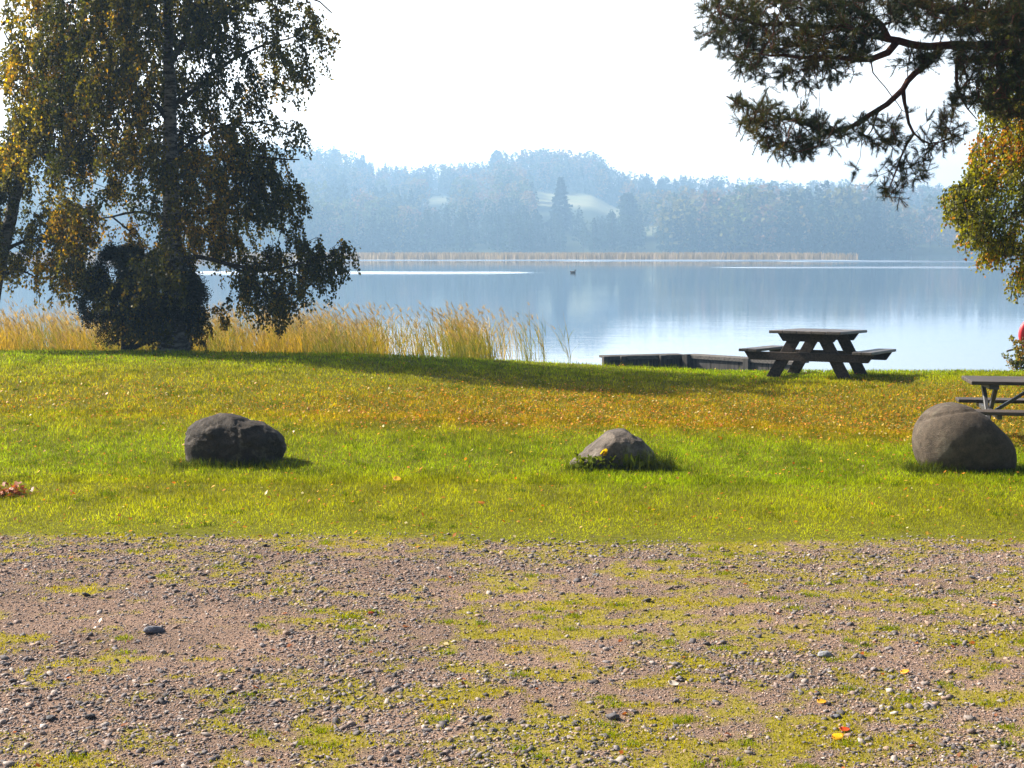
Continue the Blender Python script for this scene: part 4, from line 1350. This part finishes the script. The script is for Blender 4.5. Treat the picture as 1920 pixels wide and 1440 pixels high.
# ------------------------------------------------------------------ reeds
def reed_parts(x, y, hs, lean=.17):
    n = len(x)
    z = np.maximum(gz(x, y), WATER - .25)
    P = np.stack([x, y, z], -1)
    H = hs + (WATER - z)
    la = np.where(RNG.random(n) < .86, np.pi + RNG.normal(0, .45, n), RNG.normal(0, .5, n))   # most lean to the left
    L = np.abs(RNG.normal(lean, .10, n))
    pn = fbm(x * 1.3, y * .8, seed=401, octv=2)[:, None]
    g = np.array([.13, .165, .003]); o = np.array([.43, .28, .003])
    w = np.clip((pn - .5) * 3 + .27 + RNG.normal(0, .22, (n, 1)), 0, 1)
    c = (g * (1 - w) + o * w) * (.6 + .7 * RNG.random((n, 1)))
    tip = np.array([.36, .25, .07]) * (.6 + .7 * RNG.random((n, 1)))
    a = RNG.normal(0, .8, n)
    st = blades(P, H, np.full(n, .013), c, L, a, la, tip, .7, 3)
    # long leaves from the stalk
    k = 3
    x2 = np.repeat(np.arange(n), k); tt = RNG.uniform(.2, .7, len(x2))
    ld = np.stack([np.cos(la), np.sin(la), np.zeros(n)], -1)
    B = P[x2] + ld[x2] * (H[x2] * L[x2] * tt ** 1.7)[:, None] + np.stack([0 * tt, 0 * tt, H[x2] * tt * (1 - .25 * L[x2] * tt)], -1)
    lf = blades(B, RNG.uniform(.25, .55, len(x2)), np.full(len(x2), .011), c[x2] * RNG.uniform(.8, 1.25, (len(x2), 1)), np.abs(RNG.normal(.55, .25, len(x2))), None, np.pi * (RNG.random(len(x2)) < .75) + RNG.normal(0, .5, len(x2)), None, .9, 3)
    # plumes
    top = P + ld * (H * L)[:, None] + np.stack([0 * H, 0 * H, H * (1 - .25 * L)], -1)
    kp = 5
    x3 = np.repeat(np.where(RNG.random(n) < .5)[0], kp)
    pl = blades(top[x3] - np.array([0, 0, .07]) + RNG.normal(0, .008, (len(x3), 3)), RNG.uniform(.08, .2, len(x3)), np.full(len(x3), .012), np.array([.34, .24, .10]) * (.6 + .8 * RNG.random((len(x3), 1))), np.abs(RNG.normal(.8, .3, len(x3))), None, la[x3] + RNG.normal(0, .35, len(x3)), None, .4, 2)
    return [st, lf, pl]


n = 9000
x = RNG.uniform(-12.5, 1.05, n); y = RNG.uniform(29.2, 36.0, n)
pxs_, _ = pix(np.stack([x, y, np.full(n, .3)], -1))
den = np.interp(pxs_, [-300, 0, 380, 560, 640, 700, 760, 830, 900, 960, 1010, 1035], [1, 1, 1, 1, .80, .52, .38, .62, .56, .24, .10, 0])
den = den * (0.35 + 1.25 * sstep(.38, .62, fbm(x * 1.6, y * .25, seed=411, octv=2)))
k = (RNG.random(n) < den) & (pxs_ > -180)
x, y = x[k], y[k]
hs = RNG.uniform(.8, 1.4, len(x)) * np.interp(x, [-12, -6, 0, 1], [1.0, 1.0, .97, .95]) * np.interp(y, [29, 36], [.95, 1.1])
V, Fs, C = join(reed_parts(x, y, hs))
link('reeds', mesh_np('reeds', V, Fs, M['reed'], C), kind='stuff', label='green and golden reeds standing in the shallow water', cat='reeds')
for cxp, n, lab in ((994, 9, 'thin reed clump standing in water just right of the reed bed'), (1020, 7, 'leaning green reed clump in water, second from the right'), (1071, 6, 'small reed clump standing alone in water, rightmost of all')):
    b0 = at(cxp, 676, 32.5)
    x = b0[0] + RNG.normal(0, .07, n); y = 32.5 + RNG.normal(0, .12, n)
    v, f, c = join(reed_parts(x, y, RNG.uniform(1.0, 1.5, n), .24))
    base = np.array([b0[0], 32.5, WATER])
    link('reed_clump', mesh_np('reed_clump', v - base, f, M['reed'], c), label=lab, cat='reeds', group='single reed clumps', loc=base)

# pale reed belt along the far shore
n = 26000
x = RNG.uniform(-260, 150, n); y = RNG.uniform(378, 436, n)
px_, _ = pix(np.stack([x, y, np.zeros(n)], -1))
k = (y > 380 + 60 * sstep(1400, 1665, px_)) & (px_ < 1665 + 0 * y) & (y < 436)
x, y = x[k], y[k]; n = len(x)
c = np.array([.42, .345, .285]) * (.75 + .5 * RNG.random((n, 1)))
V, Fs, C = blades(np.stack([x, y, np.full(n, WATER - .1)], -1), RNG.uniform(1.6, 2.35, n), RNG.uniform(.25, .45, n), c, .15, RNG.normal(0, .5, n), seg=2)
link('reed_belt', mesh_np('reed_belt', V, Fs, M['forest'], C), kind='stuff', label='pale straw coloured reed belt along the far shore', cat='reeds')


# ------------------------------------------------------------------ far shore forest
def proto(kind, nleaf):
    """Unit-height crown of leaf clumps: list of quads."""
    P, S = [], []
    if kind == 'spruce':
        z = RNG.random(nleaf) ** .85 * .92 + .06
        r = (1 - z) * .20 * (.45 + .75 * np.abs(np.sin(z * 42))) + .006
        q = np.sqrt(RNG.uniform(.25, 1, nleaf)); sz = .035 + .045 * (1 - z)
    elif kind == 'pine':
        z = RNG.uniform(.42, 1.0, nleaf); r = .17 * np.sqrt(np.clip(1 - ((z - .68) / .33) ** 2, .02, 1)); q = np.sqrt(RNG.uniform(.1, 1, nleaf)); sz = np.full(nleaf, .06)
    else:
        z = RNG.uniform(.10, 1.0, nleaf); r = .26 * np.sqrt(np.clip(1 - ((z - .55) / .46) ** 2, .02, 1)); q = np.sqrt(RNG.uniform(.15, 1, nleaf)); sz = np.full(nleaf, .07)
    a = RNG.uniform(0, 2 * np.pi, nleaf)
    lump = .62 + .75 * vnoise(np.cos(a) * 1.8 + 9, np.sin(a) * 1.8 + 9, z * 5, seed=RNG.integers(999))
    r = r * q * lump
    P = np.stack([r * np.cos(a), r * np.sin(a), z], -1)
    D = np.stack([np.cos(a), np.sin(a), np.where(kind == 'spruce', -.35, .2) * np.ones(nleaf)], -1) + RNG.normal(0, .5, (nleaf, 3))
    v, f, _ = leaf_cards(P, D, sz * RNG.uniform(.9, 1.6, nleaf), np.zeros((nleaf, 3)), 1.0)
    # trunk as a thin tapering prism
    k = len(v)
    tv = np.array([[math.cos(q_) * rr, math.sin(q_) * rr, zz] for zz, rr in ((-.03, .016), (.9, .004)) for q_ in (0, 2.09, 4.19)])
    tf = np.array([[0, 1, 4, 3], [1, 2, 5, 4], [2, 0, 3, 5]]) + k
    return np.concatenate([v, tv]), np.concatenate([f[0], tf]), k


PRO = {k: [proto(k, n) for _ in range(5)] for k, n in (('spruce', 150), ('pine', 100), ('leafy', 130))}


def in_field(px, y):
    r = np.zeros(len(px), bool)
    for a, b, c, d in FIELDS:
        r |= (px > a - 4) & (px < b + 4) & (y > c) & (y < d)
    return r


def make_forest(x, y, h, kinds, cols):
    parts = []
    z = far_h(x, y)
    for i in range(len(x)):
        v, f, k = PRO[kinds[i]][RNG.integers(5)]
        a = RNG.uniform(0, 6.28); ca, sa = math.cos(a), math.sin(a)
        w = h[i] * RNG.uniform(.8, 1.25)
        V = np.stack([(v[:, 0] * ca - v[:, 1] * sa) * w + x[i], (v[:, 0] * sa + v[:, 1] * ca) * w + y[i], v[:, 2] * h[i] + z[i]], -1)
        c = np.tile(cols[i], (len(v), 1)); c[k:] = (.09, .075, .06)
        parts.append((V, [f], c * (.75 + .5 * RNG.random((len(v), 1)))))
    return join(parts)


KC = {'spruce': np.array([[.03, .05, .025], [.042, .062, .03]]), 'pine': np.array([[.045, .065, .03], [.06, .075, .035]]),
      'leafy': np.array([[.075, .10, .03], [.11, .13, .04], [.16, .145, .045], [.21, .155, .06], [.21, .13, .075]])}
fx, fy, fh, fk = [], [], [], []
for (n, y0, y1, h0, h1) in ((1000, 797, 910, 16, 31), (1000, 910, 1100, 16, 26), (1100, 1100, 1305, 15, 24), (900, 1305, 1395, 15, 26)):
    yy = RNG.uniform(y0, y1, n); pxr = RNG.uniform(-150, 2080, n)
    xx = (pxr - 960) / F * yy
    zz = far_h(xx, yy)
    hh = RNG.uniform(h0, h1, n)
    if y0 < 900:      # taller trees right of the clearing and left
        hh *= np.interp(pxr, [-150, 560, 700, 980, 1000, 1120, 1180, 1250, 1500, 1700, 2080], [1.0, .95, .82, .82, .70, .70, .85, 1.0, 1.25, 1.2, 1.0])
    ok = (zz > -.4) & ~in_field(pxr, yy)
    # keep the view on the clearings open
    topy = HOR - (zz + hh - CAM_Z) / yy * F
    ok &= ~((pxr > 1000) & (pxr < 1165) & (yy < 1051) & (topy < 390 + 9 * np.sin(pxr * .08)))
    ok &= ~((pxr > 795) & (pxr < 848) & (yy < 1123) & (topy < 380)) & ~((pxr > 1203) & (pxr < 1240) & (yy < 911) & (topy < 438))
    con = fbm(xx * .007, yy * .007, seed=501, octv=2)
    for i in np.where(ok)[0]:
        q = RNG.random()
        kd = 'spruce' if q < (con[i] - .5) * 3 + (.24 if y0 < 900 else .40) else ('pine' if q > .86 else 'leafy')
        if pxr[i] > 940 and pxr[i] < 1125 and y0 >= 1300: kd = 'leafy'
        if pxr[i] > 1180 and y0 >= 1300 and q < .7: kd = 'spruce'
        fx.append(xx[i]); fy.append(yy[i]); fh.append(hh[i] * (.62 if kd == 'leafy' and y0 > 1300 and pxr[i] > 1150 else 1)); fk.append(kd)
fx, fy, fh = np.array(fx), np.array(fy), np.array(fh)
fc = np.array([KC[k][RNG.integers(len(KC[k]))] for k in fk])
V, Fs, C = make_forest(fx, fy, fh, fk, fc)
link('forest', mesh_np('forest', V, Fs, M['forest'], C), kind='stuff', label='hazy blue mixed forest covering the far shore and hills', cat='forest')

# a few far trees that stand out
for px, top, Yd, kd, nm, lab in (
        (1051, 333, 900, 'spruce', 'spruce_tree', 'tall dark spruce rising in front of the pale field across the lake'),
        (1176, 366, 900, 'pine', 'pine_tree', 'broad topped pine across the lake at the right end of the pale field'),
        (1006, 392, 898, 'spruce', 'spruce_tree', 'smaller dark spruce across the lake left of the tall spruce'),
        (932, 286, 1354, 'pine', 'pine_tree', 'lone thin pine on the skyline at the left end of the hilltop'),
        (634, 284, 1354, 'leafy', 'leafy_tree', 'highest round tree on the far skyline beside the birch leaves'),
        (683, 292, 1354, 'spruce', 'spruce_tree', 'pointed spruce on the far skyline right of the highest round tree')):
    x0 = (px - 960) / F * Yd; z0 = float(far_h(np.array([x0]), np.array([Yd]))[0])
    H = CAM_Z + (HOR - top) / F * Yd - z0
    v, f, k = proto(kd, 700)
    c = KC[kd][0] * (.6 + .6 * RNG.random((len(v), 1)))
    wd = {'spruce': 1.15, 'pine': 1.0, 'leafy': .9}[kd]
    v = v * np.array([H * wd, H * wd, H])
    cards = v.copy(); cards[:k] = v[:k]
    tr = thing(nm, lab, 'tree', (x0, Yd, z0), 0, 'trees that stand out on the far shore')
    link('crown', mesh_np('crown', v[:k], f[:-3], M['forest'], c[:k]), tr)
    link('trunk', mesh_np('trunk', v[k:], f[-3:] - k, M['forest'], np.tile([.09, .07, .06], (6, 1))), tr)

# ------------------------------------------------------------------ haze
bm = bmesh.new()
bmesh.ops.create_cube(bm, size=1, matrix=Matrix.Translation((0, 860, 52)) @ Matrix.Diagonal((2500, 2000, 111, 1)))
me = bpy.data.meshes.new('haze'); bm.to_mesh(me); bm.free()
m, t, out = nt('haze_air')
pv = N(t, 'ShaderNodeVolumePrincipled')
pv.inputs['Color'].default_value = (0.42, 0.68, 1.0, 1)
pv.inputs['Density'].default_value = 0.00072
pv.inputs['Anisotropy'].default_value = 0.3
t.links.new(pv.outputs[0], out.inputs['Volume'])
me.materials.append(m)
link('haze', me, kind='stuff', label='pale blue morning haze over the lake', cat='haze')

# ------------------------------------------------------------------ light
EL, AZ = R(38), R(68)                     # sun: behind left
sdir = Vector((-math.sin(AZ) * math.cos(EL), math.cos(AZ) * math.cos(EL), math.sin(EL)))
sd = bpy.data.lights.new('sun', 'SUN'); sd.energy = 5.0; sd.angle = R(0.6); sd.color = (1.0, 0.93, 0.82)
so = bpy.data.objects.new('sun', sd); COL.objects.link(so)
so.rotation_euler = sdir.to_track_quat('Z', 'Y').to_euler()
w = bpy.data.worlds.new('World'); scene.world = w; w.use_nodes = True
t = w.node_tree; t.nodes.clear()
sky = t.nodes.new('ShaderNodeTexSky'); sky.sky_type = 'NISHITA'; sky.sun_disc = False
sky.sun_elevation = EL; sky.sun_rotation = -AZ
sky.air_density, sky.dust_density, sky.ozone_density = 1.0, 4.0, 1.0
bg = t.nodes.new('ShaderNodeBackground'); bg.inputs['Strength'].default_value = 0.05
wo = t.nodes.new('ShaderNodeOutputWorld')
# bright white mist low in the sky on the sun's side
geo = t.nodes.new('ShaderNodeTexCoord')
sxyz = t.nodes.new('ShaderNodeSeparateXYZ'); t.links.new(geo.outputs['Generated'], sxyz.inputs[0])
def MA(op, a, b=None):
    n = t.nodes.new('ShaderNodeMath'); n.operation = op
    for k, v in enumerate((a, b)):
        if v is None: continue
        if isinstance(v, (int, float)): n.inputs[k].default_value = v
        else: t.links.new(v, n.inputs[k])
    return n.outputs[0]
low = MA('POWER', 2.718, MA('MULTIPLY', MA('POWER', MA('MULTIPLY', MA('MAXIMUM', sxyz.outputs[2], 0.0), 1 / 0.32), 2.0), -1.0))
GA = R(35)
side = MA('MAXIMUM', MA('ADD', MA('MULTIPLY', sxyz.outputs[0], -math.sin(GA)), MA('MULTIPLY', sxyz.outputs[1], math.cos(GA))), 0.0)
side = MA('POWER', side, 1.5)
glow = MA('MULTIPLY', MA('MULTIPLY', low, side), 26.0)
gl = t.nodes.new('ShaderNodeVectorMath'); gl.operation = 'SCALE'; gl.inputs[0].default_value = (1.0, 0.985, 0.96)
t.links.new(glow, gl.inputs['Scale'])
ad = t.nodes.new('ShaderNodeVectorMath'); ad.operation = 'ADD'
t.links.new(sky.outputs[0], ad.inputs[0]); t.links.new(gl.outputs[0], ad.inputs[1])
t.links.new(ad.outputs[0], bg.inputs[0]); t.links.new(bg.outputs[0], wo.inputs[0])

scene.render.engine = 'CYCLES'
scene.view_settings.view_transform = 'Standard'
scene.view_settings.look = 'None'
scene.view_settings.exposure = 1.55
scene.view_settings.gamma = 1.0
cy = scene.cycles
cy.use_denoising = True
cy.max_bounces = 8; cy.diffuse_bounces = 3; cy.glossy_bounces = 3; cy.transmission_bounces = 4; cy.transparent_max_bounces = 8; cy.volume_bounces = 0
